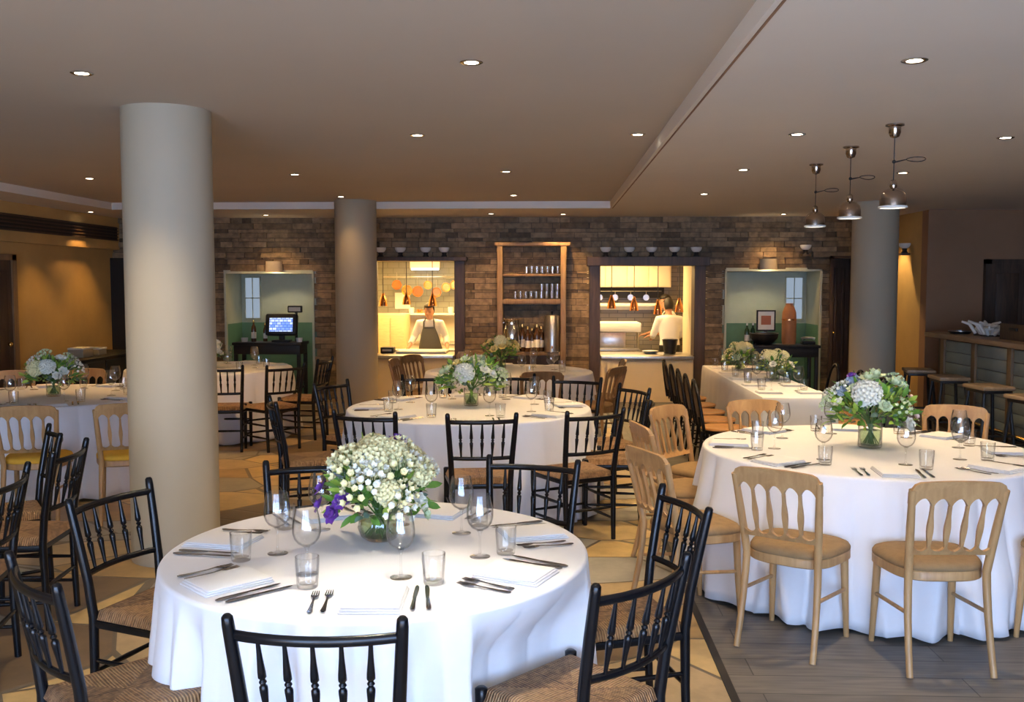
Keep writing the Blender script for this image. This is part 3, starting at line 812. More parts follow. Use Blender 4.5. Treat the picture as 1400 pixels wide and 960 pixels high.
# long table settings
ODD = ['nearest', 'second nearest', 'third nearest', 'fourth nearest', 'farthest']
for side, sx, nm in ((LX0 + .13, 1, 'left'), (LX1 - .13, -1, 'right')):
    for k in range(5):
        y = LY0 + .35 + .62 * k
        place(NAP, (side, y, TZ), pi / 2 * sx, 'folded white napkin on the %s side of the long table, %s' % (nm, ODD[k]), 'folded napkins', .9, cat='napkin')
        place(WINE, (side + sx * .06, y + .17, TZ), k, 'stemmed wine glass on the %s side of the long table, %s' % (nm, ODD[k]), 'wine glasses')
        place(TUM, (side - sx * .01, y + .25, TZ), k, 'water tumbler on the %s side of the long table, %s' % (nm, ODD[k]), 'water tumblers', cat='glass')

# ------------------------------------------------------------------ flowers
def petal(mb, M_, L, W, curl, nu=4, nv=4):
    st = len(mb.v)
    def fn(u, v):
        wdt = W * sin(pi * (.12 + .88 * (1 - u)) ** .8 * .98) if True else 0
        wdt = W * (sin(pi * min(1, .1 + u * .9)) ** .7)
        return ((v - .5) * wdt, L * u * cos(curl * u), L * u * sin(curl * u) + .25 * W * (2 * v - 1) ** 2 * .5)
    mb.grid(fn, nu, nv); mb.xf(M_, st)
def rose_mesh(name, mat, r):
    mb = MB(); rr = random.Random(len(name))
    for ring, (n, tilt, L, W, cu) in enumerate([(4, 80, .5, .6, .9), (5, 66, .7, .8, .5), (6, 45, .9, .95, .3), (7, 20, 1.05, 1.0, -.1)]):
        for k in range(n):
            A = Matrix.Rotation(2 * pi * (k + ring * .37) / n + rr.uniform(-.1, .1), 4, 'Z') @ Matrix.Translation((0, r * .08 * ring, 0)) @ Matrix.Rotation(radians(tilt), 4, 'X')
            petal(mb, A, r * L, r * W, cu)
    mb.sphere((0, 0, r * .2), r * .25, 8, 5)
    return mb.mesh(name, mat, 1.5)
def hyd_mesh(name, mat, r, n=150, ps=.012):
    mb = MB(); rr = random.Random(len(name) + 5)
    for k in range(n):
        z = 1 - 1.45 * (k + .5) / n; ph = k * 2.39996; q = sqrt(max(0, 1 - z * z))
        d = Vector((q * cos(ph), q * sin(ph), z)); rad = r * (.93 + rr.uniform(-.06, .08))
        A = Matrix.Translation(d * rad) @ d.to_track_quat('Z', 'Y').to_matrix().to_4x4() @ Matrix.Rotation(rr.uniform(0, 3), 4, 'Z')
        for p in range(4):
            B = A @ Matrix.Rotation(pi / 2 * p, 4, 'Z') @ Matrix.Rotation(radians(18 + rr.uniform(-10, 10)), 4, 'X')
            petal(mb, B, ps, ps * 1.05, .2, 2, 2)
    mb.sphere((0, 0, -.05 * r), r * .86, 12, 8)
    return mb.mesh(name, mat, 1.5)
def spray_mesh(name, mats, n=13, spread=.048, fs=.0155):
    """a spray of little round five-petal flowers on stalks"""
    mb = MB(); rr = random.Random(len(name) + 9)
    for k in range(n):
        ph = k * 2.4; q = sqrt((k + .5) / n); d = Vector((spread * q * cos(ph), spread * q * sin(ph), spread * (1.0 - .55 * q * q) + rr.uniform(-.006, .006)))
        mb.cur = 1; mb.tube([(0, 0, -.03), tuple(d * .6), tuple(d)], .0009, 4, False)
        mb.cur = 0
        nrm = Vector((d.x, d.y, spread * .8)).normalized()
        A = Matrix.Translation(d) @ nrm.to_track_quat('Z', 'Y').to_matrix().to_4x4()
        for p in range(5):
            petal(mb, A @ Matrix.Rotation(2 * pi * p / 5, 4, 'Z') @ Matrix.Rotation(radians(25), 4, 'X'), fs, fs * .95, .3, 2, 2)
        st = len(mb.v); mb.sphere((0, 0, .001), fs * .3, 6, 4); mb.xf(A, st)
    return mb.mesh(name, mats, 1.5)
BL = {
    'hydW': hyd_mesh('hydrangea_head', M['petal_white'], .062, 120, .015), 'hydC': hyd_mesh('cream_hydrangea_head', M['petal_cream'], .058, 120, .014),
    'roseW': rose_mesh('white_rose', M['petal_white'], .036), 'roseY': rose_mesh('yellow_rose', M['petal_yellow'], .036), 'roseG': rose_mesh('green_rose', M['petal_green'], .038),
    'roseP': rose_mesh('blush_rose', M['petal_pink'], .03), 'purp': rose_mesh('purple_lisianthus', M['petal_purple'], .028), 'blue': hyd_mesh('blue_thistle', M['petal_blue'], .024, 40, .012),
    'sprW': spray_mesh('white_spray', [M['petal_white'], M['stem']]), 'sprC': spray_mesh('cream_spray', [M['petal_cream'], M['stem']]), 'sprG': spray_mesh('green_spray', [M['petal_green'], M['stem']])}
BNAME = {'hydW': 'hydrangea', 'hydC': 'hydrangea', 'roseW': 'rose', 'roseY': 'rose', 'roseG': 'rose', 'roseP': 'rose', 'purp': 'lisianthus', 'blue': 'thistle', 'sprW': 'flower_spray', 'sprC': 'flower_spray', 'sprG': 'flower_spray'}
BLAB = {'purp': 'purple bloom', 'blue': 'blue grey bloom', 'roseP': 'blush pink bloom', 'roseY': 'yellow bloom', 'hydC': 'cream bloom cluster'}
def leaf(mb, base, d, L, W, rr):
    q = d.to_track_quat('Y', 'Z').to_matrix().to_4x4()
    A = Matrix.Translation(base) @ q @ Matrix.Rotation(rr.uniform(-1.2, 1.2), 4, 'Y')
    petal(mb, A, L, W, rr.uniform(-.7, .3), 4, 2)
def bouquet(loc, label, vase, W, H_, blooms, seed, leafmix, nleaf=170, lowfill=.0):
    """vase: (kind, radius, height). blooms: list of (key, azimuth, elevation 0-1, scale). W half width, H_ height above the rim"""
    rr = random.Random(seed)
    r = thing('flower_arrangement', label, 'flowers', loc, 0, 'flower centrepieces')
    kind, vr, vh = vase
    if kind == 'bowl':
        pr = [(0, .002), (vr * .6, .002), (vr * .85, vh * .15), (vr, vh * .45), (vr * .93, vh * .75), (vr * .72, vh * .95), (vr * .75, vh), (vr * .72, vh), (vr * .69, vh * .95), (vr * .89, vh * .75), (vr * .96, vh * .45), (vr * .8, vh * .17), (vr * .55, vh * .06), (0, vh * .06)]
    else:
        pr = [(0, .002), (vr * .9, .002), (vr, .012), (vr, vh), (vr * .95, vh), (vr * .95, .02), (vr * .8, .014), (0, .014)]
    MB().lathe(pr, 60, rib=20 if kind == 'bowl' else 0, ribamp=.025, closed=True).build('vase', M['glass_thick'], r, .9)
    ww = [(0, .016), (vr * .75, .018), (vr * .9, vh * .4), (vr * .86, vh * .7), (0, vh * .7)]
    MB().lathe(ww, 32, closed=True).build('water', M['water'], r, .9)
    C0 = Vector((0, 0, vh * .9))
    st = MB(); fo = [MB(), MB(), MB()]
    def pos(az, el, k=1.0):
        t_ = radians(5 + 100 * (1 - el)); a = radians(az)
        return Vector((W * k * sin(t_) * cos(a), W * k * sin(t_) * sin(a), vh + H_ * .12 + H_ * .88 * k * max(-.15, cos(t_))))
    for k in range(26):
        a = rr.uniform(0, 6.28); q = rr.uniform(.1, .75) * vr; a2 = a + 2.6
        st.tube([(q * cos(a2), q * sin(a2), .025), (q * .5 * cos(a), q * .5 * sin(a), vh * .95), tuple(pos(math.degrees(a), rr.uniform(.3, .9), .6))], .0028, 5)
    st.build('stems', M['stem'], r, 1.0)
    for (key, az, el, s_) in blooms:
        p = pos(az, el, 1.2 if key == 'purp' else 1.0); d = (p - C0 + Vector((0, 0, .06))).normalized()
        o_ = bpy.data.objects.new(BNAME[key], BL[key]); COL.objects.link(o_); o_.parent = r
        o_.location = p; o_.rotation_mode = 'QUATERNION'; o_.rotation_quaternion = d.to_track_quat('Z', 'Y'); o_.scale = (s_,) * 3
        if key in BLAB: o_['label'] = BLAB[key]
    for k in range(nleaf):
        az = rr.uniform(0, 360); el = rr.betavariate(1.3, 2.0); p = pos(az, el, rr.uniform(.55, .98)); d = (p - C0).normalized() + Vector((rr.uniform(-.5, .5), rr.uniform(-.5, .5), rr.uniform(-.4, .4)))
        u = rr.random(); i = 0 if u < leafmix[0] else (1 if u < leafmix[0] + leafmix[1] else 2)
        if i == 1: leaf(fo[i], p, d, rr.uniform(.03, .05), rr.uniform(.02, .032), rr)
        else: leaf(fo[i], p, d, rr.uniform(.05, .09), rr.uniform(.018, .034), rr)
    for i, nm in enumerate(('leaf', 'leaf_blue', 'leaf_lime')):
        if fo[i].v: fo[i].build('foliage', M[nm], r, 1.5)
    return r
rb = random.Random(11)
bl = [('hydC', 265, .72, 1.15), ('hydC', 120, .85, 1.0), ('hydC', 320, .8, .95), ('hydW', 90, .45, 1.0), ('hydC', 40, .6, 1.0)]
for k in range(26): bl.append((rb.choice(['sprC', 'sprW', 'sprW', 'sprC', 'roseW']), k * 37 % 360, .12 + .8 * rb.random(), rb.uniform(.8, 1.15)))
bl += [('hydC', 290, .36, .8), ('hydC', 350, .5, .85), ('hydC', 280, .92, 1.0), ('sprC', 240, .5, 1.4), ('sprC', 220, .62, 1.4), ('sprW', 270, .5, 1.3), ('sprC', 310, .55, 1.4), ('sprC', 255, .3, 1.3), ('sprW', 300, .2, 1.3)]
bl += [('purp', 185, .28, 1.0), ('purp', 200, .16, .95), ('purp', 232, .14, 1.2), ('purp', 243, .26, 1.15), ('purp', 35, .86, 1.0), ('roseW', 178, .62, .9), ('roseW', 330, .22, .9), ('roseG', 345, .05, .6), ('blue', 170, .4, 1)]
bouquet((-.635, 3.55, TZ), 'cream and white blossom with purple blooms in a ribbed bowl on the nearest table', ('bowl', .083, .115), .185, .23, bl, 21, (.6, .25, .15), 200)
bl = [('hydW', 262, .45, 1.15), ('roseW', 305, .5, 1.1), ('roseW', 320, .4, 1.0), ('roseY', 230, .68, 1.0), ('roseG', 215, .5, 1), ('roseG', 250, .8, 1), ('sprG', 330, .25, 1.2), ('hydW', 80, .6, 1.0), ('roseW', 140, .5, 1), ('roseW', 20, .4, 1.1)]
for k in range(10): bl.append((rb.choice(['sprG', 'sprW', 'roseG']), k * 51 % 360, .2 + .7 * rb.random(), rb.uniform(.9, 1.2)))
bouquet((-.62, 7.55, TZ), 'leafy green bouquet with a white hydrangea on the middle table', ('cyl', .058, .14), .25, .25, bl, 22, (.45, .35, .2), 330)
bl = [('hydW', 245, .55, 1.25), ('roseG', 285, .98, 1.5), ('roseG', 240, .86, 1.3), ('roseG', 320, .72, 1.4), ('roseG', 335, .62, 1.2), ('roseW', 310, .1, 1.1), ('roseP', 350, .42, 1.1), ('roseP', 0, .62, 1.0), ('roseP', 345, .18, 1.0),
      ('blue', 185, .78, 1.4), ('blue', 190, .55, 1.1), ('purp', 205, .74, .9), ('roseW', 130, .6, 1.2), ('roseG', 80, .7, 1.3), ('roseW', 200, .38, .8), ('sprG', 180, .3, 1.1)]
for k in range(9): bl.append((rb.choice(['sprG', 'roseG', 'sprW']), 40 + k * 77 % 360, .25 + .6 * rb.random(), rb.uniform(.9, 1.2)))
bouquet((1.88, 5.70, TZ), 'tall green and white bouquet in a clear vase on the right table', ('cyl', .068, .15), .24, .27, bl, 23, (.42, .28, .3), 380)
bl = [('hydW', 285, .5, 1.0), ('hydC', 255, .45, 1.1), ('roseW', 180, .5, 1.2), ('roseW', 330, .75, 1.2), ('roseW', 350, .7, 1.0), ('roseY', 230, .5, 1), ('roseW', 210, .75, 1), ('roseW', 320, .35, 1.1), ('sprG', 250, .85, 1.2), ('hydW', 80, .5, 1)]
for k in range(9): bl.append((rb.choice(['sprG', 'sprW', 'roseW']), k * 61 % 360, .2 + .7 * rb.random(), rb.uniform(.9, 1.2)))
bouquet((-4.24, 8.05, TZ), 'white and lime bouquet on the table left of the thick pillar', ('cyl', .058, .13), .22, .22, bl, 24, (.45, .2, .35), 260)
bl = [('roseY', 250 + 25 * k, .4 + .1 * (k % 3), 1.25) for k in range(6)] + [('hydC', 270, .75, 1.2), ('roseY', 200, .7, 1.2), ('roseY', 180, .5, 1.2), ('roseY', 330, .8, 1.2), ('hydC', 90, .6, 1.2), ('roseY', 300, .92, 1.2), ('roseY', 40, .6, 1.2), ('roseY', 130, .6, 1.2)]
bouquet((-.55, 10.85, TZ), 'yellow rose bouquet on the far central table below the shelves', ('cyl', .055, .13), .22, .21, bl, 25, (.7, .1, .2), 160)
bl = [('hydW', 300, .5, 1.1), ('hydW', 250, .7, 1.1), ('roseW', 330, .3, 1.2), ('roseW', 0, .7, 1.2), ('hydW', 180, .5, 1.1), ('roseW', 210, .4, 1), ('hydW', 80, .6, 1)]
bouquet((-3.84, 10.8, TZ), 'small white bouquet on the dim table beside the thick pillar edge', ('cyl', .05, .11), .13, .2, bl, 26, (.6, .4, 0), 90)
for (x, y, lb, sd) in ((2.10, 10.75, 'low cream bouquet at the far end of the long table', 27), (2.22, 9.6, 'low cream bouquet at the middle of the long table', 28)):
    bl = [(rb.choice(['roseG', 'hydC', 'roseW', 'sprC']), k * 47 % 360, .25 + .65 * rb.random(), rb.uniform(.9, 1.2)) for k in range(14)]
    bouquet((x, y, TZ), lb, ('cyl', .05, .1), .17, .16, bl, sd, (.4, .4, .2), 150)
for nm in list(BL): pass

# ------------------------------------------------------------------ lamps
def spot(name, loc, energy, col, size=100, blend=.7, rad=.04, rot=None, parent=None):
    l = bpy.data.lights.new(name, 'SPOT'); l.energy = energy; l.color = col; l.spot_size = radians(size); l.spot_blend = blend; l.shadow_soft_size = rad
    o_ = bpy.data.objects.new(name, l); COL.objects.link(o_); o_.location = loc
    if rot: o_.rotation_euler = rot
    return o_
def make_downlight():
    r = thing('downlight', 'x', 'ceiling light')
    MB().lathe([(.036, .004), (.034, -.004), (.048, -.007), (.056, -.003), (.056, .004)], 24, closed=True).build('trim_ring', M['chrome'], r)
    MB().lathe([(0, -.001), (.036, -.001), (.036, .004), (0, .004)], 20).build('lens', M['lens'], r)
    return r
DL = make_downlight()
WARM = (1, .57, .21); MIDW = (1, .76, .48); NEU = (1, .88, .70)
P_HI, P_LO = 26, 26
dl = []
rows = [(4.72, 'first row'), (6.95, 'second row'), (9.35, 'third row'), (11.75, 'fourth row')]
for x, y, w_ in [(-2.36, 4.86, 'first row, over the thick pillar'), (-.38, 4.70, 'first row, centre'), (-.95, 6.95, 'second row, centre'), (.62, 6.98, 'second row, beside the ceiling step'), (-2.48, 9.38, 'third row, left of centre'),
                 (-.42, 9.22, 'third row, centre'), (-4.64, 9.65, 'third row, at far left'), (-2.55, 11.78, 'fourth row, over the far pillar'), (-.44, 11.68, 'fourth row, centre')]:
    dl.append((x, y, HI, 'recessed downlight in the raised ceiling, ' + w_))
for x, y, w_ in [(-6.2, 12.9, 'over the ochre left wall'), (-4.02, 13.6, 'along the stone wall over the till niche'), (-.82, 13.45, 'along the stone wall left of the shelves'), (.18, 13.6, 'along the stone wall right of the shelves'),
                 (1.58, 4.34, 'nearest one at right'), (1.60, 6.42, 'left of the hanging lamps'), (3.02, 6.62, 'at the right frame edge'), (1.64, 8.38, 'over the long table, near end'), (3.08, 8.66, 'behind the hanging lamps'),
                 (1.66, 10.6, 'over the long table, far end'), (3.25, 13.7, 'along the stone wall over the right niche'), (4.45, 13.75, 'beside the dark doorway')]:
    dl.append((x, y, LO, 'recessed downlight in the lower ceiling, ' + w_))
for x, y, z_, lb in dl:
    place(DL, (x, y, z_), 0, lb, 'recessed downlights')
    near = y < 8
    k = 1.0
    if y > 13.4 and x < 4: spot('lamp', (x, y, z_ - .03), 95 if 0 < x < 1 else 42, WARM, 115, .6)
    elif x > 4.4: spot('lamp', (x + .22, y + .1, z_ - .03), 115, (1, .68, .32), 70, .4)
    elif x < -6: spot('lamp', (x, y, z_ - .03), 24, WARM, 90, .6)
    else: spot('lamp', (x, y, z_ - .03), 20 if (y > 11.7 and x < -2) else (105 if near else 175 if (y > 11 and x > -1) or (y > 10 and 1 < x < 2) else 135), (MIDW if y < 6 else WARM if y > 9 else (1, .70, .36)), 105, .8, rot=(radians(32), 0, 0) if (y > 11 and x > -1) or (y > 10 and 1 < x < 2) else None)
# downlights nearer than the frame, above the front table and to its sides
for x, y, z_, lb in [(-.38, 2.75, HI, 'recessed downlight in the raised ceiling, just above the frame'), (1.58, 2.4, LO, 'recessed downlight in the lower ceiling, just above the frame'), (-2.4, 2.4, HI, 'recessed downlight in the raised ceiling, above the frame at left')]:
    place(DL, (x, y, z_), 0, lb, 'recessed downlights')
    spot('lamp', (x, y, z_ - .03), 210 if x == -.38 else 60, NEU, 46 if x == -.38 else 80, .8)
# pendants
def make_pendant():
    r = thing('pendant_lamp', 'x', 'pendant lamp')
    MB().lathe([(.055, 0), (.055, -.008), (.036, -.014), (.036, -.05), (.026, -.075), (.008, -.082), (0, -.082)], 28).build('ceiling_rose', M['nickel'], r)
    MB().tube([(0, 0, -.08), (0, 0, -.40)], .003, 6).build('cord', M['blackmat'], r)
    lp = MB(); lp.sphere((0, 0, -.225), .012, 8, 6)
    pts = [(.005, 0, -.225)] + [(.07 + .055 * (1 - cos(2 * pi * k / 14)) - .0, .012 * sin(4 * pi * k / 14), -.215 + .014 * sin(2 * pi * k / 14)) for k in range(15)] + [(.005, 0, -.23)]
    lp.tube(pts, .003, 6); lp.build('cord_loop', M['blackmat'], r, 1.0)
    MB().lathe([(0, -.335), (.012, -.335), (.02, -.345), (.022, -.375), (.016, -.392), (0, -.392)], 18).build('lamp_holder', M['nickel'], r, 1.0)
    MB().lathe([(.018, -.385), (.05, -.395), (.072, -.42), (.078, -.455), (.078, -.495), (.076, -.495), (.075, -.456), (.069, -.423), (.048, -.399), (.016, -.389)], 32, closed=True).build('shade', M['nickel'], r, 1.0)
    MB().lathe([(.074, -.493), (.083, -.495), (.086, -.50), (.083, -.507), (.074, -.507)], 32, closed=True).build('rim', M['white'], r, 1.0)
    MB().sphere((0, 0, -.45), .03, 12, 8).build('bulb', M['lens'], r, 1.5)
    return r
PD = make_pendant()
for x, y, lb in ((2.10, 6.06, 'nickel bell pendant lamp, nearest and highest of the three'), (2.13, 7.02, 'nickel bell pendant lamp, middle of the three'), (2.16, 8.03, 'nickel bell pendant lamp, farthest and leftmost of the three')):
    place(PD, (x, y, LO), rb.uniform(-.5, .2), lb, 'hanging pendant lamps')
    spot('lamp', (x, y, LO - .5), 8, (1, .78, .48), 110, .6, .03)

# window daylight from behind the camera
for a, c in WINS:
    l = bpy.data.lights.new('daylight', 'AREA'); l.shape = 'RECTANGLE'; l.size = c - a - .08; l.size_y = 2.1
    l.energy = 225 * (c - a) / 1.9; l.color = (.40, .60, 1.0)
    o_ = bpy.data.objects.new('daylight', l); COL.objects.link(o_); o_.location = ((a + c) / 2, YF - .03, 1.35); o_.rotation_euler = (radians(90), 0, 0)

bounce_sun = bpy.data.lights.new('bounce_sun', 'SUN'); bounce_sun.energy = 85; bounce_sun.angle = radians(1); bounce_sun.color = (1, .90, .78)  # unseen sun, added so its bounce off the floor brightens the near ceiling
o_ = bpy.data.objects.new('bounce_sun', bounce_sun); COL.objects.link(o_); o_.location = (0, -6, 6); o_.rotation_euler = (radians(38), 0, radians(6))
#--PART2--
# ------------------------------------------------------------------ back wall: niches
def niche(nm, x0, x1, top, win):
    b1 = MB(); yb_ = 14.85; dz = 1.12
    up = MB(); lo_ = MB()
    for mb, z0, z1 in ((lo_, 0, dz), (up, dz, top)):
        mb.box(x0 - .05, x0, YB - .02, yb_, z0, z1); mb.box(x1, x1 + .05, YB - .02, yb_, z0, z1); mb.box(x0 - .05, x1 + .05, yb_, yb_ + .05, z0, z1)
    up.box(x0 - .05, x1 + .05, YB - .02, yb_ + .05, top, top + .05)
    struct('wall_%s_upper' % nm, up, M['green_up']); struct('wall_%s_dado' % nm, lo_, M['green_lo'])
    struct('floor_' + nm, MB().box(x0 - .05, x1 + .05, YB, yb_, -.06, .004), M['dark_oak'])
niche('niche_left', -4.79, -3.51, 1.87, 0); niche('niche_right', 2.56, 3.89, 1.90, 1)
struct('trim_3', MB().box(-4.82, -4.79, 14.13, 14.19, 0, 1.90).box(-3.51, -3.48, 14.13, 14.19, 0, 1.90).box(-4.82, -3.48, 14.13, 14.19, 1.87, 1.90), M['green_up'])
struct('trim_4', MB().box(2.53, 2.56, 14.13, 14.19, 0, 1.93).box(3.89, 3.92, 14.13, 14.19, 0, 1.93).box(2.53, 3.92, 14.13, 14.19, 1.90, 1.93), M['green_up'])
SKYP = emit('daylit_pane', (.55, .68, .85), .55)
for i, (x0, x1) in enumerate(((-4.72, -4.50), (3.58, 3.82))):
    y = 14.82
    fr = MB().box(x0 - .02, x1 + .02, y, y + .03, 1.17, 1.19).box(x0 - .02, x1 + .02, y, y + .03, 1.81, 1.83).box(x0 - .02, x0, y, y + .03, 1.17, 1.83).box(x1, x1 + .02, y, y + .03, 1.17, 1.83).box(x0, x1, y, y + .03, 1.49, 1.505).box((x0 + x1) / 2 - .006, (x0 + x1) / 2 + .006, y, y + .03, 1.17, 1.83)
    wo = struct('window_%d' % (i + 1), fr, M['green_up'])
    MB().box(x0, x1, y + .012, y + .025, 1.19, 1.81).build('pane', SKYP, wo)
# kitchen hatch surrounds
def hatch(i, x0, x1, fx0, fx1, top, ftop):
    f = MB()
    f.box(fx0, x0, 14.10, 14.42, 0 if i == 2 else .68, ftop, .006); f.box(x1, fx1, 14.10, 14.42, 0 if i == 2 else .0, ftop, .006); f.box(fx0 - .04, fx1 + .04, 13.98, 14.42, top, ftop, .006)
    return struct('trim_%d' % (4 + i), f, M['dark_oak'])
hatch(1, -2.58, -1.40, -2.66, -1.25, 2.05, 2.11); hatch(2, .73, 2.09, .57, 2.25, 1.98, 2.11)
sp_ = MB().box(-2.57, -1.41, 14.05, 14.2, 0, .62).box(.74, 2.08, 14.05, 14.2, 0, .62)
struct('wall_hatch_front', sp_, M['cream'])
struct('baseboard_hatch', MB().box(-2.57, -1.41, 14.03, 14.05, 0, .045).box(.74, 2.08, 14.03, 14.05, 0, .045), M['cream'])
t_ = tag(MB().box(-2.57, -1.41, 13.99, 14.85, .62, .675, .008).build('pass_counter', M['steel']), 'steel serving counter in the left kitchen hatch below the chef', 'counter', 'kitchen pass counters')
t_ = tag(MB().box(.74, 2.08, 13.99, 14.85, .62, .675, .008).build('pass_counter', M['steel']), 'steel serving counter in the right kitchen hatch', 'counter', 'kitchen pass counters')
# kitchen room
KY = 17.2
struct('floor_kitchen', MB().box(-3.3, 2.5, 14.4, KY + .2, -.3, -.2), M['white_tile'])
struct('ceiling_kitchen', MB().box(-3.3, 2.5, 14.4, KY + .2, 2.16, 2.25), M['cream'])
struct('wall_kitchen_left', MB().box(-3.3, -3.2, 14.4, KY + .1, -.3, 2.2), M['cream'])
struct('wall_kitchen_right', MB().box(2.09, 2.2, 14.42, 15.3, -.3, 2.2).box(2.46, 2.5, 14.42, KY + .1, -.3, 2.2), M['cream'])
struct('wall_kitchen_divider', MB().box(-.6, -.5, 14.42, KY + .1, -.3, 2.2), M['cream'])
struct('wall_kitchen_back', MB().box(-3.3, -.6, KY, KY + .1, 1.2, 2.2), M['grey_tile'])
struct('wall_kitchen_splash', MB().box(-3.3, -.6, KY - .01, KY + .1, -.3, 1.2), M['white_tile'])
struct('wall_kitchen_slate', MB().box(-.5, 2.46, KY, KY + .1, -.3, 2.2), M['slate_tile'])
# strip lamp
t_ = thing('strip_light', 'bright strip light under the ceiling of the left kitchen', 'ceiling light', (-2.19, 16.9, 1.96))
MB().box(-.26, .26, -.04, .04, .03, .2, .005).build('housing', M['white'], t_); MB().box(-.24, .24, -.03, .03, .0, .03, .008).build('diffuser', M['tube_glow'], t_)
def area(loc, sx, sy, e, col, rot=(0, 0, 0)):
    l = bpy.data.lights.new('kitchen_lamp', 'AREA'); l.shape = 'RECTANGLE'; l.size = sx; l.size_y = sy; l.energy = e; l.color = col
    o_ = bpy.data.objects.new('kitchen_lamp', l); COL.objects.link(o_); o_.location = loc; o_.rotation_euler = rot
area((-2.0, 15.7, 2.14), 1.6, 1.6, 150, (1, .64, .24)); area((.9, 15.7, 2.14), 1.6, 1.6, 95, (1, .68, .30))
# hanging pans on a rail
t_ = thing('pan_rail', 'steel rail carrying the copper pans in the left kitchen', 'rail', (-2.2, 17.0, 1.84))
MB().tube([(-.75, 0, 0), (.75, 0, 0)], .01, 8).build('bar', M['steel'], t_)
for q in (-.7, .7): MB().tube([(q, 0, 0), (q, .2, 0)], .009, 8).build('bracket', M['steel'], t_)
def make_pan(mat):
    r = thing('frying_pan', 'x', 'pan')
    MB().lathe([(0, 0), (.085, 0), (.1, .03), (.097, .03), (.082, .005), (0, .005)], 28).build('pan_body', mat, r)
    MB().tube([(0, .095, .025), (0, .2, .04), (0, .26, .04)], [.009, .008, .006], 8, sx=.5).build('handle', M['steel'], r)
    return r
PA, PB = make_pan(M['copper']), make_pan(M['brass'])
PA.name = 'frying_pan'; PB.name = 'frying_pan.100'
for (u, dz, s_, p_, lb) in [(-2.70, 1.70, .85, PA, 'copper pan hanging at the left end of the kitchen rail'), (-2.52, 1.60, .95, PB, 'brass pan, second from left on the kitchen rail'), (-2.33, 1.585, .95, PA, 'copper pan, third from left on the kitchen rail'), (-2.15, 1.70, .75, PB, 'brass pan hanging high in the middle of the kitchen rail'),
                            (-2.0, 1.57, .85, PA, 'copper pan, third from right on the kitchen rail'), (-1.83, 1.66, .8, PB, 'brass pan, second from right on the kitchen rail'), (-1.68, 1.70, .8, PB, 'small brass pan hanging at the right end of the kitchen rail')]:
    o_ = place(p_, (u, 17.0 - .012, dz), 0, lb, 'hanging pans'); o_.rotation_euler = (radians(90), 0, 0); o_.scale = (s_,) * 3
# heat lamps in both hatches
def make_heat():
    r = thing('heat_lamp', 'x', 'pendant lamp')
    MB().tube([(0, 0, .1), (0, 0, .75)], .006, 6).build('cord', M['blackmat'], r)
    MB().lathe([(0, .13), (.018, .13), (.024, .1), (.034, .07), (.052, .03), (.062, -.03), (.068, -.075), (.064, -.075), (.058, -.03), (.047, .03), (.02, .075), (0, .09)], 28).build('shade', M['copper'], r, 1.0)
    MB().sphere((0, 0, -.03), .03, 10, 7).build('bulb', M['lens'], r, 1.5)
    return r
HL = make_heat()
for x, z_, lb in [(-2.56, 1.45, 'copper heat lamp at the left edge of the left kitchen hatch'), (-2.20, 1.47, 'copper heat lamp in the middle of the left kitchen hatch'), (-1.80, 1.45, 'copper heat lamp beside the chef in the left kitchen hatch'),
                  (.93, 1.42, 'copper heat lamp, leftmost in the right kitchen hatch'), (1.27, 1.39, 'copper heat lamp, second from left in the right kitchen hatch'), (1.63, 1.34, 'copper heat lamp, third from left in the right kitchen hatch'), (1.95, 1.37, 'copper heat lamp, rightmost in the right kitchen hatch')]:
    place(HL, (x, 14.75 if x < 0 else 14.7, z_ + .0), 0, lb, 'copper heat lamps', (1, 1, (2.16 - z_) / .75))
# left kitchen furniture
t_ = thing('kitchen_cabinet', 'tall tan panelled cabinet at the left of the left kitchen', 'cabinet', (-2.93, 16.4, -.2))
MB().box(-.25, .5, -.3, .3, 0, 1.4, .006).build('body', M['board'], t_)
for q in (0, 1, 2): MB().box(-.24 + .25 * q, -.01 + .25 * q, -.315, -.3, .05, 1.35, .004).build('door', M['board'], t_)
t_ = thing('work_bench', 'steel work bench along the back of the left kitchen', 'counter', (-1.7, 16.85, -.2))
MB().box(-.75, .95, -.3, .3, .86, .9, .005).build('worktop', M['steel'], t_); MB().box(-.73, .93, -.27, .3, .1, .86).build('body', M['white'], t_)
t_ = thing('wall_shelf', 'white shelf under the tiles of the left kitchen', 'shelf', (-1.7, 17.05, 1.2))
MB().box(-.95, 1.0, -.14, .14, -.03, 0, .004).build('board', M['white'], t_); MB().box(-.9, .95, .1, .14, -.08, -.03).build('batten', M['white'], t_)
for k, (x, h_, r_) in enumerate([(-2.45, .1, .05), (-2.3, .07, .06), (-1.75, .11, .05), (-1.62, .09, .055), (-1.5, .12, .045)]):
    tag(MB().lathe([(0, 0), (r_ * .8, 0), (r_, h_ * .4), (r_, h_), (r_ - .006, h_), (r_ - .006, .01), (0, .01)], 20, (x, 17.0, 1.2)).build('pot', M['copper'] if k % 2 else M['white'], None), ['white pot at the left end of the kitchen shelf', 'copper pot, second from left on the kitchen shelf', 'white pot, middle one on the kitchen shelf', 'copper pot, second from right on the kitchen shelf', 'white pot at the right end of the kitchen shelf'][k], 'pot', 'pots on the kitchen shelf')
tag(MB().box(-2.77, -2.50, KY - .02, KY - .002, 1.27, 1.56, .003).build('paper_sheet', M['paper']), 'white order sheet on the tiled wall of the left kitchen', 'paper')
t_ = tag(MB().box(-2.30, -1.55, 14.30, 14.72, .676, .715, .006).build('chopping_board', M['white']), 'white board on the left kitchen counter before the chef', 'board')
t_ = thing('card_printer', 'black box on the left kitchen counter', 'box', (-2.45, 14.5, .676))
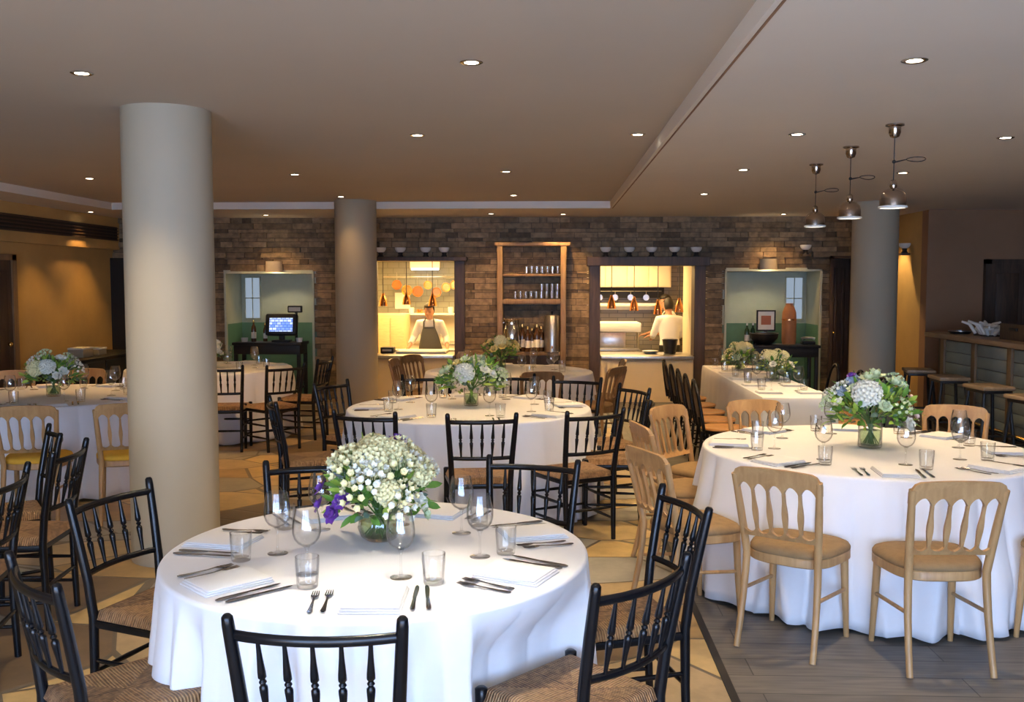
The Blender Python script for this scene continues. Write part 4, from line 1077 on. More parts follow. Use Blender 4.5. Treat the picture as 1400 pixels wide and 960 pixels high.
MB().box(-.1, .1, -.1, .1, 0, .09, .01).build('body', M['blackmat'], t_); MB().box(-.07, .07, -.104, -.1, .03, .06).build('slot', M['steel'], t_)
# right kitchen
t_ = thing('wall_cupboard', 'cream wall cupboards over the right kitchen', 'cupboard', (1.2, 16.95, 1.66))
MB().box(-1.0, .88, -.2, .24, 0, .46, .004).build('body', M['cream'], t_)
for k in range(5):
    d_ = MB().box(-.99 + .373 * k, -.99 + .373 * k + .363, -.215, -.2, .01, .45, .004).build('door', M['cream'], t_)
t_ = thing('utensil_rail', 'dark rail with hanging pans below the cupboards', 'rail', (1.1, 17.1, 1.56))
MB().box(-.75, .9, -.02, .09, -.09, .09, .004).build('back_board', M['blackmat'], t_); MB().tube([(-.7, -.06, .03), (.85, -.06, .03)], .008, 8).build('bar', M['steel'], t_)
for k in range(5):
    tag(MB().lathe([(0, 0), (.05, 0), (.055, .025), (.052, .025), (.047, .004), (0, .004)], 18).tube([(0, .05, .02), (0, .12, .025)], .005, 6).build('ladle_pan', M['steel'], None), 'small steel pan on the right kitchen rail, %s' % ['leftmost', 'second from left', 'middle', 'second from right', 'rightmost'][k], 'pan', 'small pans on the right kitchen rail')
    o_ = bpy.data.objects['ladle_pan' + ('' if k == 0 else '.%03d' % k)]; o_.location = (.6 + .27 * k, 17.03, 1.48); o_.rotation_euler = (radians(90), 0, 0)
t_ = thing('wall_shelf', 'white shelf on the slate tiles of the right kitchen', 'shelf', (1.2, 17.05, 1.38))
MB().box(-.9, .88, -.16, .14, -.05, .0, .004).build('board', M['white'], t_); MB().box(-.9, .88, .1, .14, -.12, -.05).build('batten', M['white'], t_)
t_ = thing('plate_warmer', 'steel hood and cabinet at the left of the right kitchen', 'kitchen machine', (1.05, 16.3, -.2))
MB().box(-.45, .45, -.35, .35, 1.12, 1.28, .02).build('hood', M['white'], t_); MB().box(-.25, .2, -.3, .3, .3, 1.12, .01).build('body', M['steel'], t_); MB().box(-.22, .17, -.315, -.3, .85, 1.08, .006).build('door', M['steel'], t_)
MB().tube([(-.4, -.3, 0), (-.4, -.3, 1.12)], .02, 8).build('leg', M['steel'], t_); MB().tube([(.4, -.3, 0), (.4, -.3, 1.12)], .02, 8).build('leg', M['steel'], t_)
t_ = thing('work_bench', 'steel work bench in the right kitchen behind the counter', 'counter', (1.0, 15.75, -.2))
MB().box(-1.0, .45, -.2, .15, .83, .87, .005).build('worktop', M['steel'], t_)
for q in (-.95, .4): MB().tube([(q, -.1, 0), (q, -.1, .83)], .02, 8).build('leg', M['steel'], t_)
t_ = thing('bucket', 'black bucket on the right kitchen counter', 'bucket', (1.80, 14.55, .676))
MB().lathe([(0, 0), (.085, 0), (.115, .2), (.12, .2), (.12, .21), (.105, .21), (.08, .01), (0, .01)], 28).build('body', M['blackmat'], t_); MB().tube([(.12 * cos(a_), 0, .2 + .03 * sin(a_)) for a_ in [pi * k / 10 for k in range(11)]], .004, 6).build('handle', M['steel'], t_)
t_ = thing('plate_stack', 'stack of plates on the right kitchen counter', 'plates', (1.5, 14.5, .676))
for k in range(3): MB().lathe([(0, .0), (.07, 0), (.12, .018), (.118, .02), (.07, .004), (0, .004)], 28, (0, 0, .012 * k)).build('plate', M['white'], t_)

# ------------------------------------------------------------------ people
def remesh(mb, name, mat, parent, vox=.009, sm=4):
    o_ = mb.build(name, mat, None, 0)
    md = o_.modifiers.new('r', 'REMESH'); md.mode = 'VOXEL'; md.voxel_size = vox
    if sm: s2 = o_.modifiers.new('s', 'SMOOTH'); s2.factor = .5; s2.iterations = sm
    dg = bpy.context.evaluated_depsgraph_get(); me = bpy.data.meshes.new_from_object(o_.evaluated_get(dg))
    me.polygons.foreach_set('use_smooth', [True] * len(me.polygons))
    o_.modifiers.clear(); old = o_.data; o_.data = me; bpy.data.meshes.remove(old)
    if not me.materials: me.materials.append(mat)
    if parent: o_.parent = parent
    return o_
def person(label, loc, face, lean, arms, hairless=False, apron=True, s_=1.0, turn=0):
    """arms: list of (shoulder, elbow, wrist, hand direction) in body space, y forward"""
    root = thing('person', label, 'person', loc, face - pi / 2); root.scale = (s_,) * 3
    def L(x, y, z):          # lean the body above the hips forwards
        dz = z - .93
        if dz <= 0: return (x, y, z)
        return (x, y + dz * sin(lean), .93 + dz * cos(lean))
    b = MB(); j = MB()
    hd = Vector(L(0, .03, 1.60)) + Vector((0, .01, 0))
    st0 = len(b.v)
    b.sphere((0, 0, 0), .1, 20, 14, (.76, .95, 1.18)); b.sphere((0, .02, -.06), .07, 14, 10, (.85, 1.0, 1.0))
    b.tube([(0, .09, .02), (0, .118, -.02), (0, .085, -.035)], [.008, .015, .01], 8)
    for q in (-1, 1): b.sphere((q * .077, -.005, -.005), .022, 8, 6, (.4, .7, 1.2))
    b.sphere((0, .088, -.062), .016, 8, 6, (1.5, .6, .5))
    b.xf(Matrix.Translation(hd) @ Matrix.Rotation(turn, 4, 'Z') @ Matrix.Rotation(-.25, 4, 'X'), st0)
    b.tube([L(0, .0, 1.42), L(0, .01, 1.5), tuple(hd - Vector((0, .01, .05)))], [.06, .052, .05], 14)
    tr = [(0, 0, .92), (0, 0, 1.05), (0, .01, 1.2), (0, .01, 1.34), (0, 0, 1.42), (0, 0, 1.46)]
    rd = [(.165, .10), (.15, .092), (.165, .105), (.175, .105), (.13, .085), (.07, .06)]
    def torso(mb, g):
        st = len(mb.v); n = 20
        for (c_, (a_, q)) in zip(tr, rd):
            for k in range(n):
                t2 = 2 * pi * k / n; mb.v.append(L(c_[0] + (a_ + g) * cos(t2), c_[1] + (q + g) * sin(t2), c_[2]))
        for i in range(len(tr) - 1):
            for k in range(n): mb._f((st + i * n + k, st + i * n + (k + 1) % n, st + (i + 1) * n + (k + 1) % n, st + (i + 1) * n + k))
        mb._f(tuple(st + k for k in reversed(range(n)))); mb._f(tuple(st + (len(tr) - 1) * n + k for k in range(n)))
    torso(b, 0); torso(j, .016)
    for q, (el, wr, hdir) in zip((-1, 1), arms):
        sh = L(q * .175, 0, 1.39)
        b.tube([L(q * .12, 0, 1.4), sh, el, wr], [.055, .055, .042, .027], 12)
        mid = Vector(el).lerp(Vector(wr), .55)
        j.tube([L(q * .1, 0, 1.39), sh, tuple(Vector(sh).lerp(Vector(el), .5)), el, tuple(mid)], [.07, .072, .066, .058, .05], 12)
        h = Vector(hdir).normalized(); w_ = Vector(wr); side = h.cross(Vector((0, 0, 1))); side.normalize()
        palm = w_ + h * .055
        b.tube([tuple(w_), tuple(w_ + h * .03), tuple(w_ + h * .09)], [.025, .036, .034], 10, sx=.55, up=tuple(side))
        for f_ in range(4):
            o0 = w_ + h * .085 + side * (-.027 + .018 * f_); ln = (.062, .075, .07, .055)[f_]
            b.tube([tuple(o0), tuple(o0 + h * ln * .55 + Vector((0, 0, -.006))), tuple(o0 + h * ln + Vector((0, 0, -.022)))], [.0095, .009, .007], 7)
        o0 = w_ + h * .03 - side * q * .028
        b.tube([tuple(o0), tuple(o0 - side * q * .03 + h * .025), tuple(o0 - side * q * .035 + h * .055)], [.012, .0105, .008], 7)
    for q in (-1, 1):
        b.tube([(q * .085, 0, .93), (q * .09, .01, .5), (q * .09, -.01, .09)], [.085, .058, .042], 12)
        b.tube([(q * .09, -.04, .045), (q * .095, .06, .04), (q * .1, .16, .03)], [.04, .042, .03], 10)
    body = remesh(b, 'body', M['skin'], root)
    remesh(j, 'jacket', M['jacket'], root, .012, 6)
    tm = MB()
    for q in (-1, 1): tm.tube([(q * .08, 0, .95), (q * .092, .01, .5), (q * .093, -.01, .10)], [.105, .078, .065], 14)
    tm.sphere((0, 0, .93), .15, 16, 10, (1.15, .75, .8)); remesh(tm, 'trousers', M['blackmat'], root, .012, 4)
    sh_ = MB()
    for q in (-1, 1): sh_.tube([(q * .09, -.06, .045), (q * .095, .06, .05), (q * .1, .19, .03)], [.05, .052, .035], 12)
    sh_.build('shoes', M['blackmat'], root, 1.0)
    if apron:
        ap = MB(); rows_ = [(.45, .24), (.7, .22), (.93, .20), (1.08, .17), (1.2, .14), (1.32, .10)]
        pf = lambda u, v: (lambda z, hw: (Vector(L((2 * u - 1) * hw, (.150 if z < 1.0 else .145) * sqrt(max(.05, 1 - ((2 * u - 1) * hw / .30) ** 2)), z))))(*[(a0 + (a1 - a0)) for a0, a1 in zip((0, 0), (lambda t3: (rows_[int(min(4, t3))][0] + (rows_[int(min(4, t3)) + 1][0] - rows_[int(min(4, t3))][0]) * (t3 - int(min(4, t3))), rows_[int(min(4, t3))][1] + (rows_[int(min(4, t3)) + 1][1] - rows_[int(min(4, t3))][1]) * (t3 - int(min(4, t3)))))(5 * v))])
        ap.grid(pf, 10, 20)
        for q in (-1, 1): ap.tube([tuple(Vector(L(q * .09, .135, 1.32))), tuple(Vector(L(q * .085, .11, 1.42))), tuple(Vector(L(q * .06, .0, 1.48)))], .008, 6)
        a_ = ap.build('apron', M['apron'], root, 1.3); sd = a_.modifiers.new('t', 'SOLIDIFY'); sd.thickness = .006; sd.offset = 1
    hr = MB(); st0 = len(hr.v); hr.sphere((0, -.012, .022), .107, 18, 12, (.78, .93, 1.08))
    keep = [f for f in hr.f if all((hr.v[i][2] > .064 or hr.v[i][1] < -.03 - 0 * 1) and hr.v[i][2] > -.07 for i in f)]
    hr.f = keep; hr.mi = [0] * len(keep)
    hr.xf(Matrix.Translation(hd) @ Matrix.Rotation(turn, 4, 'Z') @ Matrix.Rotation(-.25, 4, 'X'), st0)
    h_ = hr.build('hair', M['hair'], root, 1.5); sd = h_.modifiers.new('t', 'SOLIDIFY'); sd.thickness = .012; sd.offset = 1
    ey = MB(); st0 = 0
    for q in (-1, 1): ey.sphere((q * .03, .083, .012), .0105, 8, 6, (1, .7, .6))
    ey.xf(Matrix.Translation(hd) @ Matrix.Rotation(turn, 4, 'Z') @ Matrix.Rotation(-.25, 4, 'X')); ey.build('eyes', M['blackmat'], root, 1.5)
    return root
# chef leaning on the bench behind the left counter, facing the room
person('person in white shirt and grey apron leaning over the left kitchen counter', (-1.90, 15.42, -.2), radians(-92), .34,
       [((-.27, .17, 1.12), (-.33, .43, .95), (0, .7, -.35)), ((.27, .17, 1.12), (.33, .43, .95), (0, .7, -.35))], s_=.95)
tag(MB().box(-2.56, -1.42, 14.86, 15.06, .62, .70, .004).box(-2.5, -1.45, 14.9, 15.0, -.2, .62).build('prep_table', M['white']), 'white prep ledge the chef rests both hands on', 'counter')
person('person in white kitchen jacket seen from behind in the right kitchen', (1.95, 15.8, -.2), radians(100), .1,
       [((-.25, .12, 1.12), (-.2, .36, 1.05), (.1, 1, -.2)), ((.25, .12, 1.12), (.2, .36, 1.05), (-.1, 1, -.2))], apron=False, s_=.97)
person('person in white jacket turned left, farthest right in the right kitchen', (2.1, 16.72, -.2), radians(190), .12,
       [((-.25, .15, 1.12), (-.2, .40, 1.05), (.1, 1, -.2)), ((.25, .15, 1.12), (.2, .40, 1.05), (-.1, 1, -.2))], apron=True, s_=1.0)

# ------------------------------------------------------------------ lights standing on the lintels
def make_wl():
    r = thing('lintel_lamp', 'x', 'wall lamp')
    MB().lathe([(0, 0), (.045, 0), (.045, .012), (.03, .03), (.036, .06), (.04, .065), (0, .065)], 20).build('base', M['blackmat'], r)
    MB().lathe([(.03, .062), (.06, .08), (.078, .11), (.08, .135), (.077, .135), (.074, .11), (.056, .083), (.028, .066)], 24, closed=True).build('glass_bowl', M['white'], r, 1.0)
    MB().sphere((0, 0, .1), .036, 12, 8).build('bulb', M['white'], r, 1.5)
    return r
WL = make_wl()
for x, lb in [(-2.47, 'glass lintel lamp, leftmost over the left kitchen hatch'), (-2.18, 'glass lintel lamp, second from left over the left kitchen hatch'), (-1.81, 'glass lintel lamp, third from left over the left kitchen hatch'), (-1.54, 'glass lintel lamp, rightmost over the left kitchen hatch'),
              (.80, 'glass lintel lamp, leftmost over the right kitchen hatch'), (1.14, 'glass lintel lamp, second from left over the right kitchen hatch'), (1.46, 'glass lintel lamp, middle one over the right kitchen hatch'), (1.79, 'glass lintel lamp, second from right over the right kitchen hatch'), (2.10, 'glass lintel lamp, rightmost over the right kitchen hatch')]:
    place(WL, (x, 14.05, 2.11), 0, lb, 'lintel lamps')
for x, y, lb in [(3.66, 14.07, 'glass lamp on a small bracket above the green niche at right'), (4.87, 13.55, 'glass lamp on a bracket high beside the far right pillar')]:
    o_ = place(WL, (x, y, 2.14), 0, lb, 'bracket lamps')
    MB().box(-.06, .06, -.06, .12 if y > 14 else .06, -.03, 0, .004).build('bracket', M['dark_oak'], o_)
# linen shaded wall lamps over the niches
def shade_lamp(x, z_, lab):
    r = thing('shade_lamp', lab, 'wall lamp', (x, 14.0, z_), 0, 'linen shaded wall lamps')
    MB().lathe([(.125, -.08), (.118, .075), (.114, .075), (.121, -.08)], 32, closed=True).build('shade', M['shade'], r, 1.0)
    MB().box(-.02, .02, 0, .21, -.02, .02, .004).lathe([(.022, -.04), (.022, .02), (0, .02)], 14).build('bracket', M['brass'], r)
    MB().sphere((0, 0, -.02), .035, 12, 8).build('bulb', M['lens'], r, 1.5)
    l = bpy.data.lights.new('lamp', 'POINT'); l.energy = 5; l.color = (1, .76, .42); l.shadow_soft_size = .05
    o_ = bpy.data.objects.new('lamp', l); COL.objects.link(o_); o_.location = (x, 14.0, z_ - .07)
    l = bpy.data.lights.new('lamp', 'SPOT'); l.energy = 16; l.color = (1, .82, .5); l.spot_size = radians(95); l.spot_blend = .4
    o_ = bpy.data.objects.new('lamp', l); COL.objects.link(o_); o_.location = (x, 14.0, z_ - .09); o_.rotation_euler = (radians(28), 0, 0)
shade_lamp(-4.03, 1.97, 'linen drum lamp on the stone wall over the till niche'); shade_lamp(3.12, 2.0, 'linen drum lamp on the stone wall over the right green niche')

# ------------------------------------------------------------------ oak shelf unit with glasses
t_ = thing('glass_shelf', 'oak shelf unit of glasses on the stone wall between the hatches', 'shelf', (-.24, 13.98, 0))
for x in (-.48, .43):
    MB().box(x - .04, x + .04, -.12, .16, 0, 2.26, .006).build('post', M['oak'], t_)
MB().box(-.56, .52, -.13, .16, 2.26, 2.31, .006).build('top_board', M['oak'], t_)
for z_, h_ in ((1.86, .03), (1.50, .07), (.74, .05)): MB().box(-.44, .39, -.12, .16, z_ - h_, z_, .004).build('shelf', M['oak'], t_)
MB().box(-.44, .39, .1, .16, .02, .69).build('back_panel', M['dark_oak'], t_)
M['shelf_glass'] = thin_glass('brightened_glass', (.9, .9, .88), .8, .3, .22, 2.5)  # raised reflectance stands in for light falling on the shelf tumblers
ST = make_tumbler('shelf_tumbler', .11, .026, .032); ST.data.materials[0] = M['shelf_glass']
SG = bpy.data.objects['shelf_tumbler']
odn = ['leftmost', 'second from left', 'third from left', 'fourth from left', 'fifth from left', 'sixth from left', 'seventh from left', 'fourth from right', 'third from right', 'second from right', 'rightmost']
for k in range(7):
    place(ST, (-.24 - .10 + .075 * k, 13.93, 1.86), k, 'tumbler on the upper oak shelf, %s of seven' % (odn[k] if k < 4 else odn[k + 4]), 'tumblers on the oak shelves', cat='glass')
for k in range(9):
    place(ST, (-.24 - .26 + .075 * k, 13.92, 1.50), k, 'tumbler on the lower oak shelf, %s in the front row' % (odn[k] if k < 5 else odn[k + 2]), 'tumblers on the oak shelves', cat='glass')
for k in range(4):
    place(ST, (-.24 + .12 + .075 * k, 13.92, 1.611), k, 'tumbler stacked on the front row of the lower oak shelf, %s of four' % ['leftmost', 'second from left', 'second from right', 'rightmost'][k], 'stacked tumblers', cat='glass')
for k in range(6):
    place(ST, (-.24 - .05 + .08 * k, 14.04, 1.50), k, 'tumbler in the back row of the lower oak shelf, %s' % ['leftmost', 'second from left', 'third from left', 'third from right', 'second from right', 'rightmost'][k], 'tumblers on the oak shelves', cat='glass')
t_ = thing('steel_jug', 'shiny steel jug on the sideboard under the oak shelves', 'jug', (-.55, 13.9, .745), 0)
MB().lathe([(0, 0), (.1, 0), (.13, .06), (.145, .2), (.12, .36), (.1, .42), (.115, .46), (.108, .46), (.095, .42), (.11, .36), (0, .02)], 32).build('body', M['chrome'], t_, 1.0)
MB().tube([(-.11, 0, .42), (-.2, 0, .38), (-.21, 0, .25), (-.135, 0, .15)], .014, 8).build('handle', M['chrome'], t_, 1.0)
t_ = thing('steel_urn', 'tall brushed steel cylinder under the oak shelves at right', 'urn', (.03, 13.9, .745))
MB().lathe([(0, 0), (.11, 0), (.11, .5), (.1, .52), (0, .53)], 32).build('body', M['steel'], t_); MB().lathe([(0, 0), (.012, 0), (.01, .03), (.02, .05), (0, .06)], 14, (0, 0, .525)).build('lid_knob', M['blackmat'], t_)
MB().tube([(0, -.1, .08), (0, -.16, .08), (0, -.16, .05)], .01, 8).build('tap', M['copper'], t_)
def make_bottle(name, mat, cap):
    r = thing(name, 'x', 'bottle')
    MB().lathe([(0, 0), (.035, 0), (.036, .01), (.036, .18), (.03, .22), (.014, .25), (.013, .30), (0, .30)], 20).build('body', mat, r, 1.0)
    MB().lathe([(.0145, .28), (.0145, .315), (0, .315)], 14).build('cap', cap, r)
    MB().lathe([(.0365, .05), (.0365, .14)], 20, closed=True).build('paper_label', M['paper'], r)
    return r
M['brown_glass'] = pm('brown_bottle_glass', (.07, .03, .012), .12, spec=.6)
M['green_glass'] = pm('dark_green_bottle_glass', (.02, .05, .02), .12, spec=.6)
BO = make_bottle('bottle', M['brown_glass'], M['brass'])
for k, (x, y) in enumerate([(-.40, 13.95), (-.32, 13.86), (-.26, 13.98), (-.19, 13.87), (-.13, 13.96)]):
    place(BO, (x, y, .745), k, 'brown bottle under the oak shelves, %s of five' % ['leftmost', 'second from left', 'middle', 'second from right', 'rightmost'][k], 'brown bottles', 1.25 - .1 * (k % 3))

# ------------------------------------------------------------------ till station and right console
def console(x0, x1, y0, y1, h, lab):
    t_ = thing('console_table', lab, 'console', ((x0 + x1) / 2, (y0 + y1) / 2, 0), 0, 'black consoles')
    hw, hd_ = (x1 - x0) / 2, (y1 - y0) / 2
    MB().box(-hw, hw, -hd_, hd_, h - .04, h, .005).build('top', M['blackmat'], t_)
    MB().box(-hw + .02, hw - .02, -hd_ + .02, hd_ - .02, h - .17, h - .04, .003).build('apron', M['blackmat'], t_)
    for a in (-1, 1):
        for c in (-1, 1): MB().box(a * (hw - .045) - .025, a * (hw - .045) + .025, c * (hd_ - .045) - .025, c * (hd_ - .045) + .025, 0, h - .17, .003).build('leg', M['blackmat'], t_)
    MB().box(-hw + .05, hw - .05, -hd_ + .05, hd_ - .05, .2, .23, .003).build('lower_shelf', M['blackmat'], t_)
    return t_
console(-4.55, -3.55, 13.62, 14.08, .88, 'black console table of the till station in front of the left niche')
t_ = thing('till_monitor', 'black till with a lit blue screen on the left console', 'till', (-3.88, 13.82, .88), radians(4))
MB().box(-.13, .13, -.1, .1, 0, .03, .01).box(-.04, .04, -.02, .06, .02, .16, .01).build('stand', M['blackmat'], t_)
hb = MB().box(-.23, .23, -.04, .06, -.15, .17, .03); hb.xf(Matrix.Translation((0, 0, .24)) @ Matrix.Rotation(radians(-14), 4, 'X')); hb.build('housing', M['blackmat'], t_)
so_ = MB().box(-.165, .165, -.003, .003, -.1, .1).build('screen', M['screen'], t_); so_.location = (0, -.045 - .0, .25); so_.rotation_euler.x = radians(-14)
t_ = thing('card_reader', 'small black terminal rising behind the till screen', 'terminal', (-3.70, 13.95, .88))
MB().tube([(0, 0, 0), (0, 0, .5)], .02, 10).build('pole', M['blackmat'], t_); MB().box(-.12, .09, -.03, .03, .42, .52, .012).build('head', M['blackmat'], t_); MB().box(-.1, .07, -.033, -.03, .44, .5).build('display', M['steel'], t_)
place(BO, (-4.30, 13.85, .88), 0, 'dark bottle on the left console, left of the till', 'console bottles', 1.0)
place(BO, (-4.16, 13.95, .88), 0, 'dark bottle nearest the till on the left console', 'console bottles', .85)
for x, lb in ((-4.42, 'white cup at the left end of the till console'), (-3.62, 'white folded paper roll at the right end of the till console')):
    tag(MB().lathe([(0, 0), (.04, 0), (.05, .06), (.046, .06), (.037, .006), (0, .006)], 20, (x, 13.8, .88)).build('cup', M['white']), lb, 'cup')
console(2.72, 3.78, 13.62, 14.08, .86, 'black console table in front of the right green niche')
t_ = thing('picture_frame', 'small framed red print standing on the right console', 'picture', (3.10, 14.0, .862))
fr = MB().box(-.135, .135, -.012, .012, .18, .20).box(-.135, .135, -.012, .012, .46, .48).box(-.135, -.115, -.012, .012, .18, .48).box(.115, .135, -.012, .012, .18, .48); fr.build('frame', M['blackmat'], t_)
MB().box(-.115, .115, -.004, .008, .2, .46).build('mount', M['paper'], t_); MB().box(-.07, .07, -.006, -.004, .27, .4).build('print', M['red_print'], t_); MB().box(-.02, .02, -.012, .06, 0, .18, .003).build('stand', M['blackmat'], t_)
t_ = thing('terracotta_jar', 'tall terracotta jar on the right console beside the framed print', 'jar', (3.40, 13.88, .862))
MB().lathe([(0, 0), (.09, 0), (.1, .06), (.1, .36), (.095, .45), (.07, .52), (.05, .56), (.055, .58), (.045, .58), (.04, .55), (0, .5)], 28).build('body', M['terracotta'], t_, 1.0); MB().lathe([(.104, .34), (.104, .36), (.1, .36), (.1, .34)], 28, closed=True).build('band', M['copper'], t_)
t_ = thing('black_bowl', 'wide black bowl on the right console', 'bowl', (3.03, 13.80, .862))
MB().lathe([(0, 0), (.1, 0), (.19, .09), (.2, .16), (.19, .16), (.18, .1), (.09, .015), (0, .015)], 32).build('body', M['blackmat'], t_, 1.0); MB().lathe([(.2, .155), (.205, .165), (.19, .165), (.19, .155)], 32, closed=True).build('rim', M['steel'], t_)
t_ = thing('desk_phone', 'black telephone at the right end of the right console', 'telephone', (3.66, 13.84, .862))
MB().box(-.09, .09, -.08, .08, 0, .05, .015).build('base', M['blackmat'], t_); MB().tube([(-.09, 0, .075), (-.06, 0, .09), (.06, 0, .09), (.09, 0, .075)], [.025, .017, .017, .025], 10).build('handset', M['steel'], t_)
G2 = make_bottle('bottle.100', M['green_glass'], M['steel'])
place(G2, (2.80, 13.84, .862), 0, 'green bottle at the left end of the right console', 'right console bottles', .95)
place(G2, (2.90, 13.92, .862), 0, 'green bottle, second from left on the right console', 'right console bottles', .95)

# dark doorway between niche and pillar, bar door, left door
def door(i, x0, x1, y, z1, mat, horizontal=True, X=None, y0=None, y1=None):
    if horizontal:
        d = struct('door_%d' % i, MB().box(x0, x1, y, y + .05, 0, z1), mat)
        n = 2 if x1 - x0 < .6 else 3
        for k in range(n):
            a = x0 + .06 + k * (x1 - x0 - .06) / n; MB().box(a, a + (x1 - x0 - .06) / n - .06, y - .012, y, .15, z1 - .12, .01).build('panel', mat, d)
        MB().sphere((x0 + .05, y - .04, 1.0), .025, 10, 8).build('handle', M['brass'], d)
    return d
door(1, 4.08, 4.36, 14.3, 2.08, M['dark_oak'])
struct('trim_7', MB().box(4.04, 4.08, 14.12, 14.4, 0, 2.12).box(4.36, 4.40, 14.12, 14.4, 0, 2.12).box(4.04, 4.40, 14.12, 14.4, 2.08, 2.12), M['dark_oak'])
door(2, 5.78, 6.9, 12.93, 1.98, M['dark_oak'])
struct('trim_8', MB().box(5.70, 5.78, 12.92, 12.995, 0, 2.04).box(6.9, 6.98, 12.92, 12.995, 0, 2.04).box(5.70, 6.98, 12.92, 12.995, 1.98, 2.04), M['dark_oak'])
# left wall door (faces the room along +x)
d3 = struct('door_3', MB().box(XL, XL + .05, 9.9, 11.35, 0, 2.0), M['dark_oak'])
for k in range(2): MB().box(XL + .05, XL + .062, 9.98 + .68 * k, 10.58 + .68 * k, .15, 1.88, .01).build('panel', M['dark_oak'], d3)
MB().sphere((XL + .09, 11.22, 1.0), .028, 10, 8).build('handle', M['brass'], d3)
struct('trim_9', MB().box(XL, XL + .07, 11.35, 11.45, 0, 2.07).box(XL, XL + .07, 9.8, 9.9, 0, 2.07).box(XL, XL + .07, 9.8, 11.45, 2.0, 2.07), M['oak'])
struct('trim_10', MB().box(-6.5, -6.30, 14.08, 14.18, 0, 2.1), M['blackmat'])
# air grille on the left bulkhead
bulk = struct('wall_left_bulkhead', MB().box(XL, XL + .10, 8.0, YB, 2.22, LO), M['plaster'])
t_ = thing('air_grille', 'long black slatted air grille high on the ochre left wall', 'air grille', (XL + .10, 11.1, 2.45))
MB().box(0, .012, -3.0, 3.0, -.10, .10).build('backing', M['blackmat'], t_)
for k in range(5): MB().box(.008, .03, -3.0, 3.0, -.095 + .043 * k, -.095 + .043 * k + .014).build('slat', M['dark_oak'], t_)
# dark sideboard on the left
t_ = thing('sideboard', 'black sideboard against the ochre left wall', 'sideboard', (-6.12, 12.7, 0))
MB().box(-.3, .3, -1.0, 1.0, .08, .74, .005).box(-.28, .27, -.97, .97, 0, .08).build('body', M['blackmat'], t_); MB().box(-.32, .32, -1.02, 1.02, .74, .77, .004).build('top', M['blackmat'], t_)
for k in range(3): MB().box(.3, .315, -.97 + .65 * k, -.34 + .65 * k, .12, .72, .004).build('door', M['blackmat'], t_)
for k, (y, h_, w_, lb) in enumerate([(12.3, .10, .2, 'grey box stack on the left sideboard, larger one'), (12.75, .07, .16, 'cream box on the left sideboard, smaller one')]):
    o_ = thing('storage_box', lb, 'box', (-6.1, y, .77)); MB().box(-w_ / 2, w_ / 2, -w_ * .7, w_ * .7, 0, h_, .004).build('body', M['column'], o_); MB().box(-w_ / 2 - .005, w_ / 2 + .005, -w_ * .7 - .005, w_ * .7 + .005, h_, h_ + .025, .004).build('lid', M['paper'], o_)
# spot fixtures washing the ochre wall
for y in (11.9, 13.2): spot('lamp', (XL + .55, y, LO - .03), 45, (1, .56, .14), 80, .6)

# ------------------------------------------------------------------ bar at right
t_ = thing('bar_counter', 'wooden bar counter with pale tiled panels at the right edge', 'bar', (0, 0, 0))
bx, by0, by1, bh = 4.72, 6.6, 12.0, 1.13
MB().box(bx - .12, bx + .62, by0, by1 + .06, bh - .055, bh, .008).build('worktop', M['oak_top'], t_)
MB().box(bx + .04, bx + .5, by0 + .05, by1, .0, bh - .06).build('body', M['dark_oak'], t_)
y = by0 + .05; k = 0
while y < by1 - .1:
    MB().box(bx, bx + .06, y, y + .1, .0, bh - .055, .006).build('upright', M['oak'], t_)
    if y + .85 < by1 + .05:
        pn = MB()
        for r_ in range(7):
            pn.box(bx + .022, bx + .045, y + .11, y + .84, .14 + .13 * r_, .14 + .13 * r_ + .124, .004)
        pn.build('tile_panel', M['tile_blue'], t_)
    y += .85; k += 1
MB().box(bx - .0, bx + .05, by0 + .05, by1, .0, .12).build('plinth', M['dark_oak'], t_)
MB().tube([(bx - .14, by0 + .1, .22), (bx - .14, by1 - .1, .22)], .018, 8).build('foot_rail', M['brass'], t_)
def make_stool():
    r = thing('bar_stool', 'x', 'bar stool')
    MB().box(-.16, .16, -.2, .2, .69, .73, .012).build('seat', M['oak_top'], r)
    for a in (-1, 1):
        for c in (-1, 1): MB().tube([(a * .18, c * .2, 0), (a * .12, c * .14, .69)], .017, 8).build('leg', M['blackmat'], r)
    pts = [(.17, .19, .25), (-.17, .19, .25), (-.17, -.19, .25), (.17, -.19, .25), (.17, .19, .25)]
    for p, q in zip(pts, pts[1:]): MB().tube([p, q], .011, 6).build('foot_bar', M['blackmat'], r)
    MB().box(-.14, .14, -.17, .17, .66, .69, .004).build('seat_frame', M['blackmat'], r)
    return r
BS = make_stool()
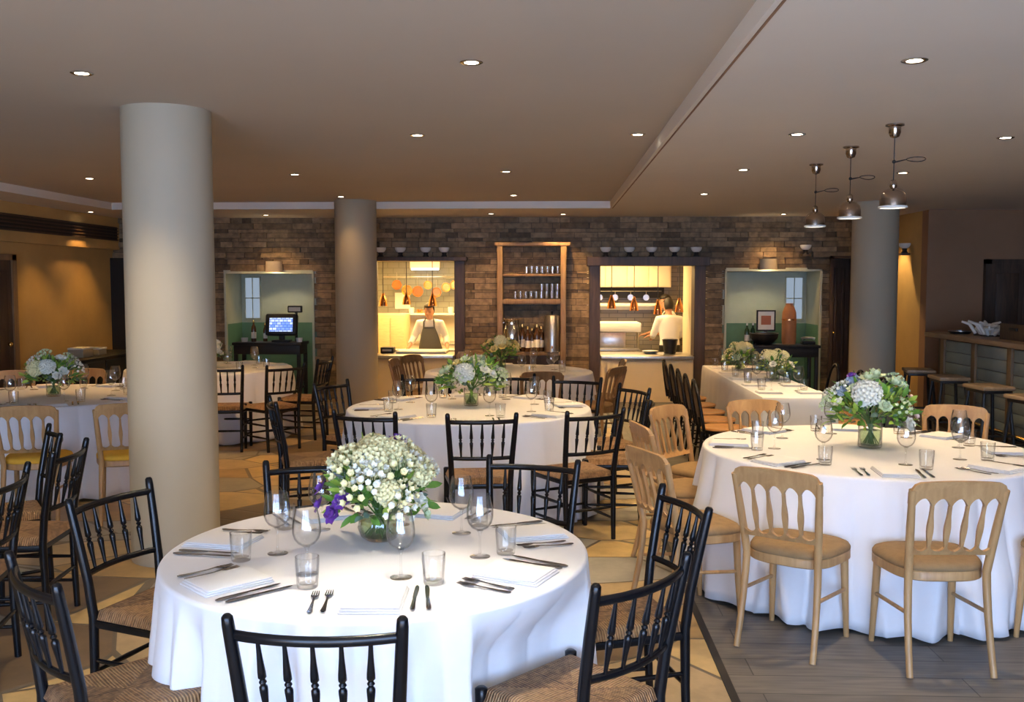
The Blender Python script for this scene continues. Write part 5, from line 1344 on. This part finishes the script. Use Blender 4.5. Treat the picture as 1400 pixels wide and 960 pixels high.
for i, (y, lb) in enumerate([(11.4, 'wooden-topped bar stool at the far end of the bar'), (10.55, 'wooden-topped bar stool, second from the far end of the bar'), (9.6, 'wooden-topped bar stool, third from the far end of the bar'), (8.7, 'wooden-topped bar stool at the right frame edge')]):
    place(BS, (bx - .42, y, 0), .15 * i - .2, lb, 'bar stools')
t_ = thing('driftwood_bundle', 'pale driftwood bundle standing on the bar', 'ornament', (4.95, 11.1, bh))
rr = random.Random(4); dw = MB()
for k in range(26):
    a = rr.uniform(0, 6.28); p0 = Vector((rr.uniform(-.1, .1), rr.uniform(-.16, .16), .025)); p2 = p0 + Vector((.15 * cos(a), .2 * sin(a), rr.uniform(.02, .15))); p1 = (p0 + p2) / 2 + Vector((rr.uniform(-.04, .04), rr.uniform(-.04, .04), .04))
    dw.tube([tuple(p0), tuple(p1), tuple(p2)], [.022, .02, .012], 7)
dw.build('branches', M['paper'], t_, 1.0); MB().box(-.1, .1, -.16, .16, 0, .018, .004).build('tray', M['dark_oak'], t_)
t_ = thing('wooden_crate', 'dark wooden crate on the bar beside the driftwood', 'crate', (4.98, 10.2, bh))
MB().box(-.17, .17, -.32, .32, 0, .02).box(-.17, -.15, -.32, .32, .02, .17).box(.15, .17, -.32, .32, .02, .17).box(-.15, .15, -.32, -.3, .02, .17).box(-.15, .15, .3, .32, .02, .17).build('body', M['dark_oak'], t_)
MB().box(-.19, -.17, -.08, .08, .1, .13, .004).build('handle', M['blackmat'], t_)
t_ = thing('ashtray', 'flat black tray at the far end of the bar', 'tray', (4.85, 11.62, bh))
MB().lathe([(0, 0), (.11, 0), (.13, .03), (.125, .03), (.1, .008), (0, .008)], 24).build('body', M['blackmat'], t_); MB().lathe([(.124, .028), (.133, .03), (.133, .034), (.124, .034)], 24, closed=True).build('rim', M['steel'], t_)
t_ = thing('smoke_alarm', 'small round alarm high on the brown wall behind the bar', 'alarm', (6.62, 12.99, 2.45))
o_ = MB().lathe([(0, 0), (.055, 0), (.055, .02), (.04, .035), (0, .038)], 20); o_.xf(Matrix.Rotation(radians(90), 4, 'X')); o_.build('body', M['white'], t_); o_ = MB().lathe([(0, .036), (.012, .036), (.012, .042), (0, .042)], 12); o_.xf(Matrix.Rotation(radians(90), 4, 'X')); o_.build('button', M['red_print'], t_)
